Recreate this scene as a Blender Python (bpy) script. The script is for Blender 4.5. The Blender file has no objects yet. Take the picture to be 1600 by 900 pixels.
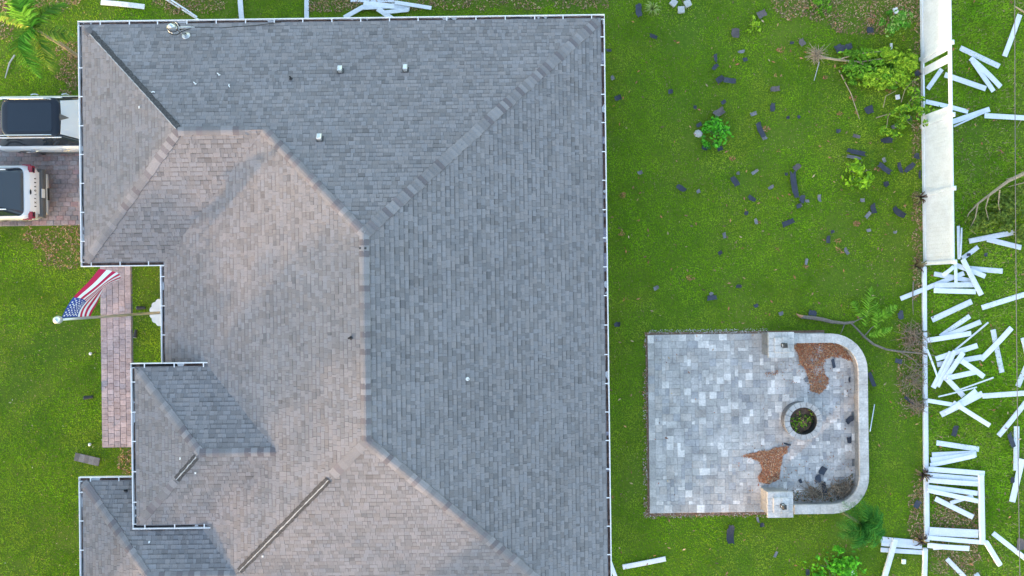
import bpy, math, random
import numpy as np
from mathutils import Vector, Matrix

random.seed(7); RNG = np.random.default_rng(7)
scene = bpy.context.scene
COL = scene.collection
R = math.radians

# ------------------------------------------------------------------ camera
CAM_H, FPX, ROLL = 25.4, 1067.0, 0.0130
cam_d = bpy.data.cameras.new('camera'); cam = bpy.data.objects.new('camera', cam_d); COL.objects.link(cam)
cam.location = (0, 0, CAM_H); cam.rotation_euler = (0, 0, -ROLL)
cam_d.sensor_width = 36; cam_d.lens = FPX / 1600 * 36; cam_d.clip_end = 2000; cam_d.clip_start = 0.1
scene.camera = cam

# ------------------------------------------------------------------ sky, sun, exposure
SUN_EL, SUN_AZ = R(9.5), R(229)          # azimuth clockwise from +Y (the top of the picture)
w = bpy.data.worlds.new('World'); scene.world = w; w.use_nodes = True
nt = w.node_tree; bg = nt.nodes['Background']
sky = nt.nodes.new('ShaderNodeTexSky'); sky.sky_type = 'NISHITA'; sky.sun_disc = False
sky.sun_elevation = SUN_EL; sky.sun_rotation = SUN_AZ; sky.air_density = 1.0; sky.dust_density = 1.1; sky.ozone_density = 0.4
nt.links.new(sky.outputs[0], bg.inputs[0]); bg.inputs[1].default_value = 0.15
sun_d = bpy.data.lights.new('sun', 'SUN'); sun_d.energy = 1.0; sun_d.angle = R(1.5); sun_d.color = (1.0, 0.67, 0.43)
sun = bpy.data.objects.new('sun', sun_d); COL.objects.link(sun)
sd = Vector((math.sin(SUN_AZ) * math.cos(SUN_EL), math.cos(SUN_AZ) * math.cos(SUN_EL), math.sin(SUN_EL)))
sun.rotation_euler = sd.to_track_quat('Z', 'Y').to_euler(); sun.location = sd * 60
scene.view_settings.view_transform = 'Standard'; scene.view_settings.look = 'None'
scene.view_settings.exposure = 2.45; scene.view_settings.gamma = 1.0
scene.render.engine = 'CYCLES'

# ------------------------------------------------------------------ helpers
def P(px, py, h=0.0):
    s = FPX / (CAM_H - h); u = (px - 800) / s; v = (450 - py) / s
    c, n = math.cos(ROLL), math.sin(ROLL)
    return Vector((u * c + v * n, -u * n + v * c, h))
def P2(px, py, h=0.0):
    p = P(px, py, h); return (p.x, p.y)

class MB:
    def __init__(s): s.v = []; s.f = []; s.c = []
    def poly(s, pts, c=None):
        n = len(s.v); s.v += [tuple(p) for p in pts]; s.f.append(tuple(range(n, n + len(pts)))); s.c.append(c)
    def add(s, vs, fs, c=None):
        n = len(s.v); s.v += [tuple(p) for p in vs]
        for f in fs: s.f.append(tuple(i + n for i in f)); s.c.append(c)
    def box(s, x0, x1, y0, y1, z0, z1, c=None, M=None, bev=0.0):
        if bev:
            b = bev
            vs = [(x0, y0, z0), (x1, y0, z0), (x1, y1, z0), (x0, y1, z0),
                  (x0, y0, z1 - b), (x1, y0, z1 - b), (x1, y1, z1 - b), (x0, y1, z1 - b),
                  (x0 + b, y0 + b, z1), (x1 - b, y0 + b, z1), (x1 - b, y1 - b, z1), (x0 + b, y1 - b, z1)]
            fs = [(0, 3, 2, 1)] + [(i, (i + 1) % 4, 4 + (i + 1) % 4, 4 + i) for i in range(4)] + \
                 [(4 + i, 4 + (i + 1) % 4, 8 + (i + 1) % 4, 8 + i) for i in range(4)] + [(8, 9, 10, 11)]
        else:
            vs = [(x0, y0, z0), (x1, y0, z0), (x1, y1, z0), (x0, y1, z0), (x0, y0, z1), (x1, y0, z1), (x1, y1, z1), (x0, y1, z1)]
            fs = [(0, 3, 2, 1), (4, 5, 6, 7), (0, 1, 5, 4), (1, 2, 6, 5), (2, 3, 7, 6), (3, 0, 4, 7)]
        if M is not None: vs = [M @ Vector(p) for p in vs]
        s.add(vs, fs, c)
    def tube(s, pts, rad, n=7, c=None, cap=True):
        pts = [Vector(p) for p in pts]; k = len(pts)
        rad = rad if hasattr(rad, '__len__') else [rad] * k
        base = len(s.v); ref = Vector((0.31, 0.17, 0.93)).normalized()
        for i, p in enumerate(pts):
            t = (pts[min(i + 1, k - 1)] - pts[max(i - 1, 0)]).normalized()
            r_ = ref if abs(t.dot(ref)) < 0.95 else Vector((1, 0, 0))
            a = t.cross(r_).normalized(); b = t.cross(a)
            for j in range(n):
                q = 2 * math.pi * j / n; s.v.append(tuple(p + (a * math.cos(q) + b * math.sin(q)) * rad[i]))
        for i in range(k - 1):
            for j in range(n):
                s.f.append((base + i * n + j, base + i * n + (j + 1) % n, base + (i + 1) * n + (j + 1) % n, base + (i + 1) * n + j)); s.c.append(c)
        if cap:
            s.f.append(tuple(base + j for j in range(n))); s.c.append(c)
            s.f.append(tuple(base + (k - 1) * n + j for j in range(n))); s.c.append(c)
    def lathe(s, prof, n=20, cx=0, cy=0, c=None):
        base = len(s.v); m = len(prof)
        for r_, z in prof:
            for j in range(n):
                q = 2 * math.pi * j / n; s.v.append((cx + r_ * math.cos(q), cy + r_ * math.sin(q), z))
        for i in range(m - 1):
            for j in range(n):
                s.f.append((base + i * n + j, base + i * n + (j + 1) % n, base + (i + 1) * n + (j + 1) % n, base + (i + 1) * n + j)); s.c.append(c)
    def prism(s, pts, z0, z1, c=None):
        n = len(pts)
        vs = [(p[0], p[1], z0) for p in pts] + [(p[0], p[1], z1) for p in pts]
        fs = [tuple(range(n, 2 * n)), tuple(reversed(range(n)))] + [(i, (i + 1) % n, n + (i + 1) % n, n + i) for i in range(n)]
        s.add(vs, fs, c)
    def mesh(s, name, mat, smooth=False):
        me = bpy.data.meshes.new(name); me.from_pydata(s.v, [], s.f)
        if any(c is not None for c in s.c):
            at = me.color_attributes.new('tint', 'FLOAT_COLOR', 'CORNER')
            arr = np.ones((len(me.loops), 4), np.float32); k = 0
            for f, c in zip(s.f, s.c):
                if c is not None: arr[k:k + len(f), :3] = c
                k += len(f)
            at.data.foreach_set('color', arr.ravel())
        for m in (mat if isinstance(mat, (list, tuple)) else [mat]): me.materials.append(m)
        if smooth: me.shade_smooth()
        return me
    def build(s, name, mat, parent=None, smooth=False, **kw):
        return link(name, s.mesh(name, mat, smooth), parent, **kw)

def link(name, data, parent=None, loc=None, color=None, kind=None, label=None, cat=None, group=None):
    o = bpy.data.objects.new(name, data); COL.objects.link(o)
    if parent: o.parent = parent
    if loc is not None: o.location = loc
    if color is not None: o.color = (*color[:3], 1)
    return tag(o, label, cat, group, kind)
def tag(o, label=None, cat=None, group=None, kind=None):
    if label: o['label'] = label
    if cat: o['category'] = cat
    if group: o['group'] = group
    if kind: o['kind'] = kind
    return o
def thing(name, label, cat, loc=(0, 0, 0), rz=0, group=None):
    o = link(name, None, None, loc, label=label, cat=cat, group=group); o.rotation_euler[2] = rz
    o.empty_display_size = 0.2; return o
def fast_mesh(name, mat, V, F, C=None, parent=None, **kw):     # V (n,3), F (m,k), C (m,3) face tint
    me = bpy.data.meshes.new(name); n, (m, k) = len(V), F.shape
    me.vertices.add(n); me.vertices.foreach_set('co', V.astype(np.float32).ravel())
    me.loops.add(m * k); me.loops.foreach_set('vertex_index', F.astype(np.int32).ravel())
    me.polygons.add(m); me.polygons.foreach_set('loop_start', np.arange(0, m * k, k, dtype=np.int32))
    me.update(calc_edges=True)
    if C is not None:
        at = me.color_attributes.new('tint', 'FLOAT_COLOR', 'CORNER')
        arr = np.ones((m * k, 4), np.float32); arr[:, :3] = np.repeat(C, k, axis=0); at.data.foreach_set('color', arr.ravel())
    me.materials.append(mat)
    return link(name, me, parent, **kw)

# ------------------------------------------------------------------ materials
MATS = {}
def mat(name, col=(0.5, 0.5, 0.5), rough=0.7, src='const', metal=0.0, nscale=0, namt=0.0, nscale2=0, namt2=0.0, bump=0.0, bscale=60, spec=0.5, coat=0.0, col2=None, c2scale=3.0, trans=0.0):
    m = bpy.data.materials.new(name); m.use_nodes = True; t = m.node_tree; b = t.nodes['Principled BSDF']
    b.inputs['Roughness'].default_value = rough; b.inputs['Metallic'].default_value = metal
    b.inputs['Specular IOR Level'].default_value = spec; b.inputs['Coat Weight'].default_value = coat
    def rgb(c):
        n = t.nodes.new('ShaderNodeRGB'); n.outputs[0].default_value = (*c, 1); return n.outputs[0]
    geo = t.nodes.new('ShaderNodeTexCoord')
    pos = t.nodes.new('ShaderNodeNewGeometry').outputs['Position']
    def noise(sc, det=4):
        n = t.nodes.new('ShaderNodeTexNoise'); n.inputs['Scale'].default_value = sc; n.inputs['Detail'].default_value = det
        t.links.new(pos, n.inputs['Vector']); return n.outputs[0]
    def mixc(kind, fac, a, b_):
        n = t.nodes.new('ShaderNodeMix'); n.data_type = 'RGBA'; n.blend_type = kind
        if isinstance(fac, float): n.inputs[0].default_value = fac
        else: t.links.new(fac, n.inputs[0])
        t.links.new(a, n.inputs[6]); t.links.new(b_, n.inputs[7]); return n.outputs[2]
    c = rgb(col)
    if src == 'attr':
        a = t.nodes.new('ShaderNodeAttribute'); a.attribute_name = 'tint'; c = mixc('MULTIPLY', 1.0, c, a.outputs['Color'])
    if src == 'obj':
        a = t.nodes.new('ShaderNodeObjectInfo'); c = mixc('MULTIPLY', 1.0, c, a.outputs['Color'])
    if col2 is not None:
        rp = t.nodes.new('ShaderNodeMapRange'); rp.inputs[1].default_value = 0.42; rp.inputs[2].default_value = 0.62
        t.links.new(noise(c2scale, 6), rp.inputs[0]); c = mixc('MIX', rp.outputs[0], c, rgb(col2))
    for sc, am in ((nscale, namt), (nscale2, namt2)):
        if am:
            rp = t.nodes.new('ShaderNodeMapRange'); rp.inputs[1].default_value = 0.25; rp.inputs[2].default_value = 0.75
            rp.inputs[3].default_value = 1 - am; rp.inputs[4].default_value = 1 + am
            t.links.new(noise(sc), rp.inputs[0])
            v = t.nodes.new('ShaderNodeVectorMath'); v.operation = 'SCALE'
            t.links.new(c, v.inputs[0]); t.links.new(rp.outputs[0], v.inputs['Scale']); c = v.outputs[0]
    t.links.new(c, b.inputs['Base Color'])
    if bump:
        bp = t.nodes.new('ShaderNodeBump'); bp.inputs['Strength'].default_value = bump; bp.inputs['Distance'].default_value = 0.01
        t.links.new(noise(bscale), bp.inputs['Height']); t.links.new(bp.outputs[0], b.inputs['Normal'])
    if trans: b.inputs['Transmission Weight'].default_value = trans
    MATS[name] = m; return m

SH = (0.226, 0.214, 0.222)
mat('shingle_attr', SH, 0.92, 'attr', nscale=55, namt=0.16, nscale2=0.6, namt2=0.07, bump=0.5, bscale=130, spec=0.3)
mat('shingle_obj', SH, 0.92, 'obj', nscale=55, namt=0.16, nscale2=0.6, namt2=0.07, bump=0.5, bscale=130, spec=0.3)
mat('felt', (0.07, 0.07, 0.075), 0.9, nscale=25, namt=0.5, bump=0.6, spec=0.3)
mat('torn', (0.075, 0.073, 0.076), 0.95, nscale=18, namt=0.55, bump=0.9, bscale=40, spec=0.2)
mat('sheathing', (0.36, 0.37, 0.39), 0.7, nscale=12, namt=0.12)
mat('gutter_white', (0.78, 0.78, 0.80), 0.4, nscale=4, namt=0.06)
mat('gutter_dirt_glint', (0.055, 0.045, 0.042), 0.9, 'attr', nscale=22, namt=0.5, bump=0.7, bscale=35)
mat('stucco', (0.55, 0.50, 0.42), 0.9, nscale=60, namt=0.08, bump=0.4)
mat('trim', (0.75, 0.75, 0.74), 0.6, nscale=5, namt=0.05)
mat('vinyl', (0.69, 0.735, 0.82), 0.5, 'obj', nscale=2.5, namt=0.08, nscale2=16, namt2=0.08)
mat('vinyl_dirty', (0.72, 0.72, 0.72), 0.5, nscale=7, namt=0.18, nscale2=22, namt2=0.15)
mat('metal_vent', (0.62, 0.66, 0.68), 0.35, metal=0.7, nscale=9, namt=0.12)
mat('dark_metal', (0.05, 0.05, 0.055), 0.45, metal=0.4)
mat('steel', (0.50, 0.52, 0.54), 0.4, metal=0.8)
mat('rubber', (0.02, 0.02, 0.02), 0.7)
mat('glass_dark', (0.020, 0.028, 0.042), 0.08, coat=0.4)
mat('paver_obj', (1, 1, 1), 0.85, 'obj', nscale=14, namt=0.22, nscale2=2.0, namt2=0.26, bump=0.4, bscale=50)
mat('paver_attr', (1, 1, 1), 0.85, 'attr', nscale=14, namt=0.22, nscale2=2.0, namt2=0.26, bump=0.4, bscale=50)
mat('joint_sand', (0.24, 0.235, 0.235), 0.95, nscale=20, namt=0.3)
mat('soil', (0.20, 0.125, 0.088), 0.95, nscale=9, namt=0.4, bump=0.5)
mat('leaf', (1, 1, 1), 0.8, 'attr', spec=0.06)
mat('bark', (0.17, 0.145, 0.125), 0.9, nscale=14, namt=0.35, bump=0.6)
mat('bark_dry', (0.20, 0.155, 0.115), 0.9, nscale=16, namt=0.3)
mat('bark_tan', (0.36, 0.28, 0.19), 0.85, nscale=16, namt=0.3, bump=0.5)
mat('wood_raw', (0.42, 0.22, 0.12), 0.9, nscale=20, namt=0.3)
mat('scrap_obj', (1, 1, 1), 0.8, 'obj', nscale=40, namt=0.25, nscale2=6, namt2=0.2, bump=0.4, bscale=90)
mat('concrete', (0.45, 0.45, 0.45), 0.9, nscale=20, namt=0.2, bump=0.4)
mat('white_plastic', (0.78, 0.79, 0.80), 0.5, nscale=6, namt=0.06)

# ground: lawn soil under real blades
def ground_mat():
    m = bpy.data.materials.new('lawn'); m.use_nodes = True; t = m.node_tree; b = t.nodes['Principled BSDF']
    b.inputs['Roughness'].default_value = 0.95; b.inputs['Specular IOR Level'].default_value = 0.2
    pos = t.nodes.new('ShaderNodeNewGeometry').outputs['Position']
    def ramp(sc, det, stops):
        n = t.nodes.new('ShaderNodeTexNoise'); n.inputs['Scale'].default_value = sc; n.inputs['Detail'].default_value = det; n.inputs['Roughness'].default_value = 0.65
        t.links.new(pos, n.inputs['Vector']); r_ = t.nodes.new('ShaderNodeValToRGB'); t.links.new(n.outputs[0], r_.inputs[0])
        e = r_.color_ramp.elements; e[0].position, e[0].color = stops[0][0], (*stops[0][1], 1); e[1].position, e[1].color = stops[-1][0], (*stops[-1][1], 1)
        for p_, c_ in stops[1:-1]: k = e.new(p_); k.color = (*c_, 1)
        return r_.outputs[0]
    a = ramp(7, 8, [(0.25, (0.066, 0.120, 0.012)), (0.5, (0.098, 0.168, 0.015)), (0.75, (0.138, 0.178, 0.026))])
    c = ramp(0.35, 5, [(0.3, (0.75, 0.9, 0.7)), (0.7, (1.15, 1.05, 1.05))])
    mx = t.nodes.new('ShaderNodeMix'); mx.data_type = 'RGBA'; mx.blend_type = 'MULTIPLY'; mx.inputs[0].default_value = 1.0
    t.links.new(a, mx.inputs[6]); t.links.new(c, mx.inputs[7]); t.links.new(mx.outputs[2], b.inputs['Base Color'])
    n = t.nodes.new('ShaderNodeTexNoise'); n.inputs['Scale'].default_value = 30; n.inputs['Detail'].default_value = 5; t.links.new(pos, n.inputs['Vector'])
    bp = t.nodes.new('ShaderNodeBump'); bp.inputs['Strength'].default_value = 0.8; bp.inputs['Distance'].default_value = 0.03
    t.links.new(n.outputs[0], bp.inputs['Height']); t.links.new(bp.outputs[0], b.inputs['Normal'])
    MATS['lawn'] = m
ground_mat()

# numpy value noise, octaves
_NG = RNG.random((256, 256))
def vnoise(x, y, s):
    x = np.asarray(x) * s + 57.3; y = np.asarray(y) * s + 113.7
    xi = np.floor(x).astype(int); yi = np.floor(y).astype(int); fx = x - xi; fy = y - yi
    fx = fx * fx * (3 - 2 * fx); fy = fy * fy * (3 - 2 * fy)
    g = lambda i, j: _NG[i % 256, j % 256]
    return (g(xi, yi) * (1 - fx) + g(xi + 1, yi) * fx) * (1 - fy) + (g(xi, yi + 1) * (1 - fx) + g(xi + 1, yi + 1) * fx) * fy
def fbm(x, y, s, o=4):
    v = 0; a = 0.5; n = 0
    for k in range(o): v = v + a * vnoise(x, y, s * 2 ** k); n += a; a *= 0.55
    return v / n
def inpoly(x, y, poly):
    x = np.asarray(x); y = np.asarray(y); r_ = np.zeros(x.shape, bool); n = len(poly)
    for i in range(n):
        x0, y0 = poly[i]; x1, y1 = poly[(i + 1) % n]
        if y0 == y1: continue
        c = ((y0 > y) != (y1 > y)) & (x < (x1 - x0) * (y - y0) / (y1 - y0) + x0); r_ ^= c
    return r_

ORD = ['topmost'] + [q + ' from top' for q in ('second', 'third', 'fourth', 'fifth', 'sixth', 'seventh', 'eighth', 'ninth', 'tenth', 'eleventh', 'twelfth', 'thirteenth', 'fourteenth')]
# ================================================================== THE SETTING
g = MB(); g.poly([(-400, -400, 0), (400, -400, 0), (400, 400, 0), (-400, 400, 0)])
g.build('ground', MATS['lawn'], kind='structure')

# ================================================================== HOUSE
HE, PITCH, HP = 2.90, 0.4167, 3.62
XE = P(943, 450, HE).x; XW = P(131, 225, HE).x; YN = P(535, 34.5, HE).y
XI = P(258, 480, HE).x; YI = P(190, 409, HE).y
YS = P(165, 752, HE).y; XS = P(131, 830, HE).x; YB = YS - 5.35
XP = P(213, 700, HP).x; YP1 = P(264, 574, HP).y; YP0 = P(264, 819, HP).y
RECTS = {'main': (XI, XE, YB, YN, HE), 'nw': (XW, XI + 7.2, YI, YN, HE), 'sw': (XS, XI + 7.2, YB, YS, HE), 'porch': (XP, XI + 7.2, YP0, YP1, HP)}
def zrect(n, x, y):
    x0, x1, y0, y1, h = RECTS[n]; return h + PITCH * min(x - x0, x1 - x, y - y0, y1 - y)
def inside(n, x, y, e=1e-6):
    x0, x1, y0, y1, h = RECTS[n]; return x0 - e <= x <= x1 + e and y0 - e <= y <= y1 + e
def zu(x, y, names=('main', 'nw', 'sw', 'porch')):
    return max([zrect(n, x, y) for n in names if inside(n, x, y)] or [HE])
XR = (XI + XE) / 2; DM = (XE - XI) / 2                       # main ridge
DN = (YN - YI) / 2; YNR = (YN + YI) / 2                       # north wing ridge
DS = (YS - YB) / 2; YSR = (YS + YB) / 2
DP = (YP1 - YP0) / 2; YPR = (YP1 + YP0) / 2
ZR = HE + PITCH * DM
XNJ = XI + DN; XSJ = XI + DS                                  # where wing ridges meet the main hips
XPJ = XI + (HP + PITCH * DP - HE) / PITCH
house = thing('house', 'single storey house with grey shingle hip roof and white gutters', 'house', (XR, (YN + YB) / 2, 0))
HO = Vector(house.location)
def hbuild(mb, name, mat_, parent=None, **kw):               # geometry given in world coordinates, parented under the house
    o = mb.build(name, mat_, parent or house, **kw)
    o.matrix_parent_inverse = Matrix.Translation(-HO); return o
# walls: one closed outline
iw = 0.45
out = [(XW + iw, YN - iw), (XW + iw, YI + iw), (XI + iw, YI + iw), (XI + iw, YS - iw), (XS + iw, YS - iw), (XS + iw, YB + iw), (XE - iw, YB + iw), (XE - iw, YN - iw)]
m = MB()
for i in range(len(out)):
    a, b = out[i], out[(i + 1) % len(out)]
    m.poly([(a[0], a[1], 0), (b[0], b[1], 0), (b[0], b[1], HE - 0.12), (a[0], a[1], HE - 0.12)])
hbuild(m, 'wall', MATS['stucco'])
eav = [(XW, YN), (XW, YI), (XI, YI), (XI, YS), (XS, YS), (XS, YB), (XE, YB), (XE, YN)]
m = MB(); m.prism(eav, HE - 0.13, HE - 0.11); hbuild(m, 'soffit', MATS['trim'])
m = MB(); m.prism([(XP, YP0), (XI + 1.2, YP0), (XI + 1.2, YP1), (XP, YP1)], HP - 0.13, HP - 0.11); hbuild(m, 'porch_soffit', MATS['trim'])
for yy in (YP0 + 0.45, YP1 - 0.45):
    m = MB(); m.box(XP + 0.25, XP + 0.6, yy - 0.18, yy + 0.18, 0, HP - 0.13); m.box(XP + 0.2, XP + 0.65, yy - 0.23, yy + 0.23, 0, 0.25); hbuild(m, 'porch_column', MATS['stucco'])
def wall_panel(name, x, y0, y1, z0, z1, mat_, sgn):
    m = MB(); xx = sorted((x, x + sgn * 0.05)); m.box(xx[0], xx[1], y0, y1, z0, z1); o = hbuild(m, name, MATS[mat_])
    f = MB(); e = x + sgn * 0.003
    xx = sorted((e, e + sgn * 0.07))
    for a in (((y0 - .09), y0, z0, z1), (y1, y1 + .09, z0, z1), (y0 - .09, y1 + .09, z1, z1 + .09)): f.box(xx[0], xx[1], a[0], a[1], a[2], a[3])
    fo = f.build('frame', MATS['trim'], o); return o
wall_panel('garage_door', XW + iw, YI + 1.4, YI + 6.3, 0.02, 2.2, 'trim', -1)
wall_panel('front_door', XI + iw, YPR - 0.6, YPR + 0.6, 0.02, 2.15, 'dark_metal', -1)
wall_panel('window', XI + iw, 0.2 - 1.6, 0.2 - 0.4, 0.9, 2.1, 'glass_dark', -1)
wall_panel('window', XS + iw, YSR - 1.0, YSR + 0.8, 0.9, 2.1, 'glass_dark', -1)
for yy in (-8, -3.5, 1.0, 5.2): wall_panel('window', XE - iw, yy, yy + 1.7, 0.7, 2.1, 'glass_dark', 1)

# deck under the shingles
Z = zu
dk = MB()
def dpoly(*pts): dk.poly([(x, y, z - 0.012) for x, y, z in pts])
A_main = (XR, YN - DM, ZR); B_main = (XR, YB + DM, ZR)
NWa = (XW + DN, YNR, HE + PITCH * DN); NWj = (XNJ, YNR, HE + PITCH * DN)
SWa = (XS + DS, YSR, HE + PITCH * DS); SWj = (XSJ, YSR, HE + PITCH * DS)
PA = (XP + DP, YPR, HP + PITCH * DP); PJ = (XPJ, YPR, HP + PITCH * DP)
xg = XI + (HP - HE) / PITCH
dpoly((XW, YN, HE), NWa, NWj, A_main, (XE, YN, HE)); dpoly((XE, YN, HE), A_main, B_main, (XE, YB, HE))
dpoly((XW, YN, HE), (XW, YI, HE), NWa); dpoly((XW, YI, HE), (XI, YI, HE), NWj, NWa)
dpoly((XI, YI, HE), (XI, YS, HE), SWj, B_main, A_main, NWj)
dpoly((XS, YS, HE), SWa, SWj, (XI, YS, HE)); dpoly((XS, YS, HE), (XS, YB, HE), SWa)
dpoly((XS, YB, HE), (XE, YB, HE), B_main, SWj, SWa)
dpoly((XP, YP1, HP), (XP, YP0, HP), PA); dpoly((XP, YP1, HP), PA, PJ, (xg, YP1, HP)); dpoly((XP, YP0, HP), (xg, YP0, HP), PJ, PA)
roof = hbuild(dk, 'roof', MATS['felt'])

# ---- shingle tabs, clipped to each roof face in plan
def clip(poly, cv):
    n = len(cv)
    area = sum(cv[i][0] * cv[(i + 1) % n][1] - cv[(i + 1) % n][0] * cv[i][1] for i in range(n))
    sg = 1 if area > 0 else -1
    for i in range(n):
        ax, ay = cv[i]; bx, by = cv[(i + 1) % n]; outp = []
        if not poly: return poly
        ds = [sg * ((bx - ax) * (p[1] - ay) - (by - ay) * (p[0] - ax)) for p in poly]
        if min(ds) >= 0: continue
        for k in range(len(poly)):
            p, q = poly[k], poly[(k + 1) % len(poly)]; d0, d1 = ds[k], ds[(k + 1) % len(poly)]
            if d0 >= 0: outp.append(p)
            if (d0 >= 0) != (d1 >= 0):
                t = d0 / (d0 - d1); outp.append((p[0] + (q[0] - p[0]) * t, p[1] + (q[1] - p[1]) * t))
        poly = outp
    return poly
FIELD = MB(); BIG = []
EXPO = 0.131
def face(org, down, h0, pieces, amin, amax, bmax, hide=None):
    # org: point on the eave line; down: unit downslope vector in plan
    dx, dy = down; tx, ty = -dy, dx
    k = -1; rr = random.Random(hash((round(org[0], 2), round(org[1], 2), down)) & 0xffff)
    while k * EXPO < bmax:
        b0, b1 = k * EXPO, (k + 1) * EXPO + 0.004
        a = amin - rr.random() * 0.3
        wob = (rr.random() - .5) * .006
        while a < amax:
            wd = rr.choice((0.09, 0.12, 0.15, 0.18, 0.22)) * (0.85 + 0.3 * rr.random())
            hi = rr.random() < 0.55; g_ = rr.random()
            sh = (1.02 + 0.13 * g_) if hi else (0.82 + 0.20 * g_)
            if rr.random() < 0.06: sh *= 0.82
            warm = (rr.random() - .5) * 0.05
            col = (sh * (1 + warm), sh, sh * (1 - warm))
            th = (0.026 if hi else 0.016); bb = max(b0, -0.035) + wob
            band = rr.choice((0.64, 0.72, 0.86, 0.97, 1.0)); bs = bb + (b1 - bb) * 0.72                          # printed dark band at each course head, with the butt's shadow line painted in
            parts = []; cpt = []
            for pc in pieces:
                for lo_, hi_, kk in ((bb, bs, 1.0), (bs, b1, band)):
                    pl = clip([(org[0] + tx * aa - dx * bq, org[1] + ty * aa - dy * bq) for aa, bq in ((a, lo_), (a + wd - 0.004, lo_), (a + wd - 0.004, hi_), (a, hi_))], pc)
                    if len(pl) < 3: continue
                    n = len(pl); ar = abs(sum(pl[i][0] * pl[(i + 1) % n][1] - pl[(i + 1) % n][0] * pl[i][1] for i in range(n))) / 2
                    if ar < 1.5e-4: continue
                    top = []; low = []
                    for x, y in pl:
                        b_ = -((x - org[0]) * dx + (y - org[1]) * dy); t = min(max((b_ - bb) / (b1 - bb), 0), 1)
                        z = h0 + PITCH * b_; top.append((x, y, z + th * (1 - t) + 0.002 * t)); low.append((x, y, z - 0.008))
                    cx = sum(p[0] for p in pl) / n; cy = sum(p[1] for p in pl) / n; zc = sum(p[2] for p in top) / n
                    if hide and hide(cx, cy, zc): continue
                    parts.append((low + top, [tuple(range(n, 2 * n))] + [(i, (i + 1) % n, n + (i + 1) % n, n + i) for i in range(n)], tuple(q * kk for q in col)))
                    cpt.append((ar, cx, cy, zc))
            if parts:
                A = sum(c[0] for c in cpt); _, cx, cy, zc = cpt[0]
                vis = abs(cx) < 15 and -8.7 < cy < 9.5
                BIG.append((A / (CAM_H - zc) ** 2 if vis else 0, len(BIG), parts))
            a += wd
        k += 1
def up(pts): return [(p[0], p[1]) for p in pts]
EX = 0.03
under = lambda ns: (lambda x, y, z: z < zu(x, y, ns) - 0.06)
def in_porch(x, y): return inside('porch', x, y) and zrect('porch', x, y) > max(HP + .3, zu(x, y, ('main', 'nw', 'sw')) + .08)
nE = (XE + EX, YN + EX); nW = (XW - EX, YN + EX)
face((0, YN), (0, 1), HE, [up([nW, (XNJ, YN + EX), NWj, NWa]), up([(XNJ, YN + EX), nE, A_main, NWj])], -XE - .1, -XW + .1, DM)
face((XE, 0), (1, 0), HE, [up([nE, A_main, B_main, (XE + EX, YB - EX)])], -9.6, YN + .1, DM)
face((XW, 0), (-1, 0), HE, [up([nW, NWa, (XW - EX, YI - EX)])], -YN - .1, -YI + .1, DN)
face((0, YI), (0, -1), HE, [up([(XW - EX, YI - EX), (XNJ + .1, YI - EX), NWj, NWa])], XW - .1, XNJ + .2, DN, under(('main',)))
hm = lambda x, y, z: z < zu(x, y, ('nw', 'sw')) - 0.06 or in_porch(x, y)
face((XI, 0), (-1, 0), HE, [up([(XI - EX, YN), A_main, B_main, (XI - EX, YB)])], -YN, 9.6, DM, lambda x, y, z: hm(x, y, z) or (inside('nw', x, y) and y > YI and x < XNJ and (y - YI) > (x - XI) + .06) or (y < YS and (YS - y) > (x - XI) + .06 and x < XSJ))
face((0, YS), (0, 1), HE, [up([(XS - EX, YS + EX), (XSJ + .1, YS + EX), SWj, SWa])], -XSJ - .2, -XS + .1, DS, lambda x, y, z: z < zu(x, y, ('main',)) - 0.06 or in_porch(x, y))
face((XS, 0), (-1, 0), HE, [up([(XS - EX, YS + EX), SWa, (XS - EX, YB - EX)])], -YS - .1, 9.6, DS)
face((0, YB), (0, -1), HE, [up([(XS - EX, YB - EX), (XSJ, YB - EX), SWj, SWa]), up([(XSJ, YB - EX), (XE + EX, YB - EX), B_main, SWj])], XS - .1, XE + .1, DM, lambda x, y, z: y < -9.7)
face((0, YP1), (0, 1), HP, [up([(XP - EX, YP1 + EX), (XPJ + .1, YP1 + EX), PJ, PA])], -XPJ - .2, -XP + .1, DP, under(('main',)))
face((0, YP0), (0, -1), HP, [up([(XP - EX, YP0 - EX), (XPJ + .1, YP0 - EX), PJ, PA])], XP - .1, XPJ + .2, DP, under(('main',)))
face((XP, 0), (-1, 0), HP, [up([(XP - EX, YP1 + EX), PA, (XP - EX, YP0 - EX)])], -YP1 - .1, -YP0 + .1, DP)
BIG.sort(reverse=True)
for i, (pr, _, parts) in enumerate(BIG):
    if i < 300:
        m = MB(); c = Vector(parts[0][0][0])
        for vs, fs, col in parts: m.add([Vector(v) - c for v in vs], fs, col)
        m.build('shingle', MATS['shingle_attr'], roof, loc=c)
    else:
        for vs, fs, col in parts: FIELD.add(vs, fs, col)
FIELD.build('shingle_field', MATS['shingle_attr'], roof, kind='stuff')

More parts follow.
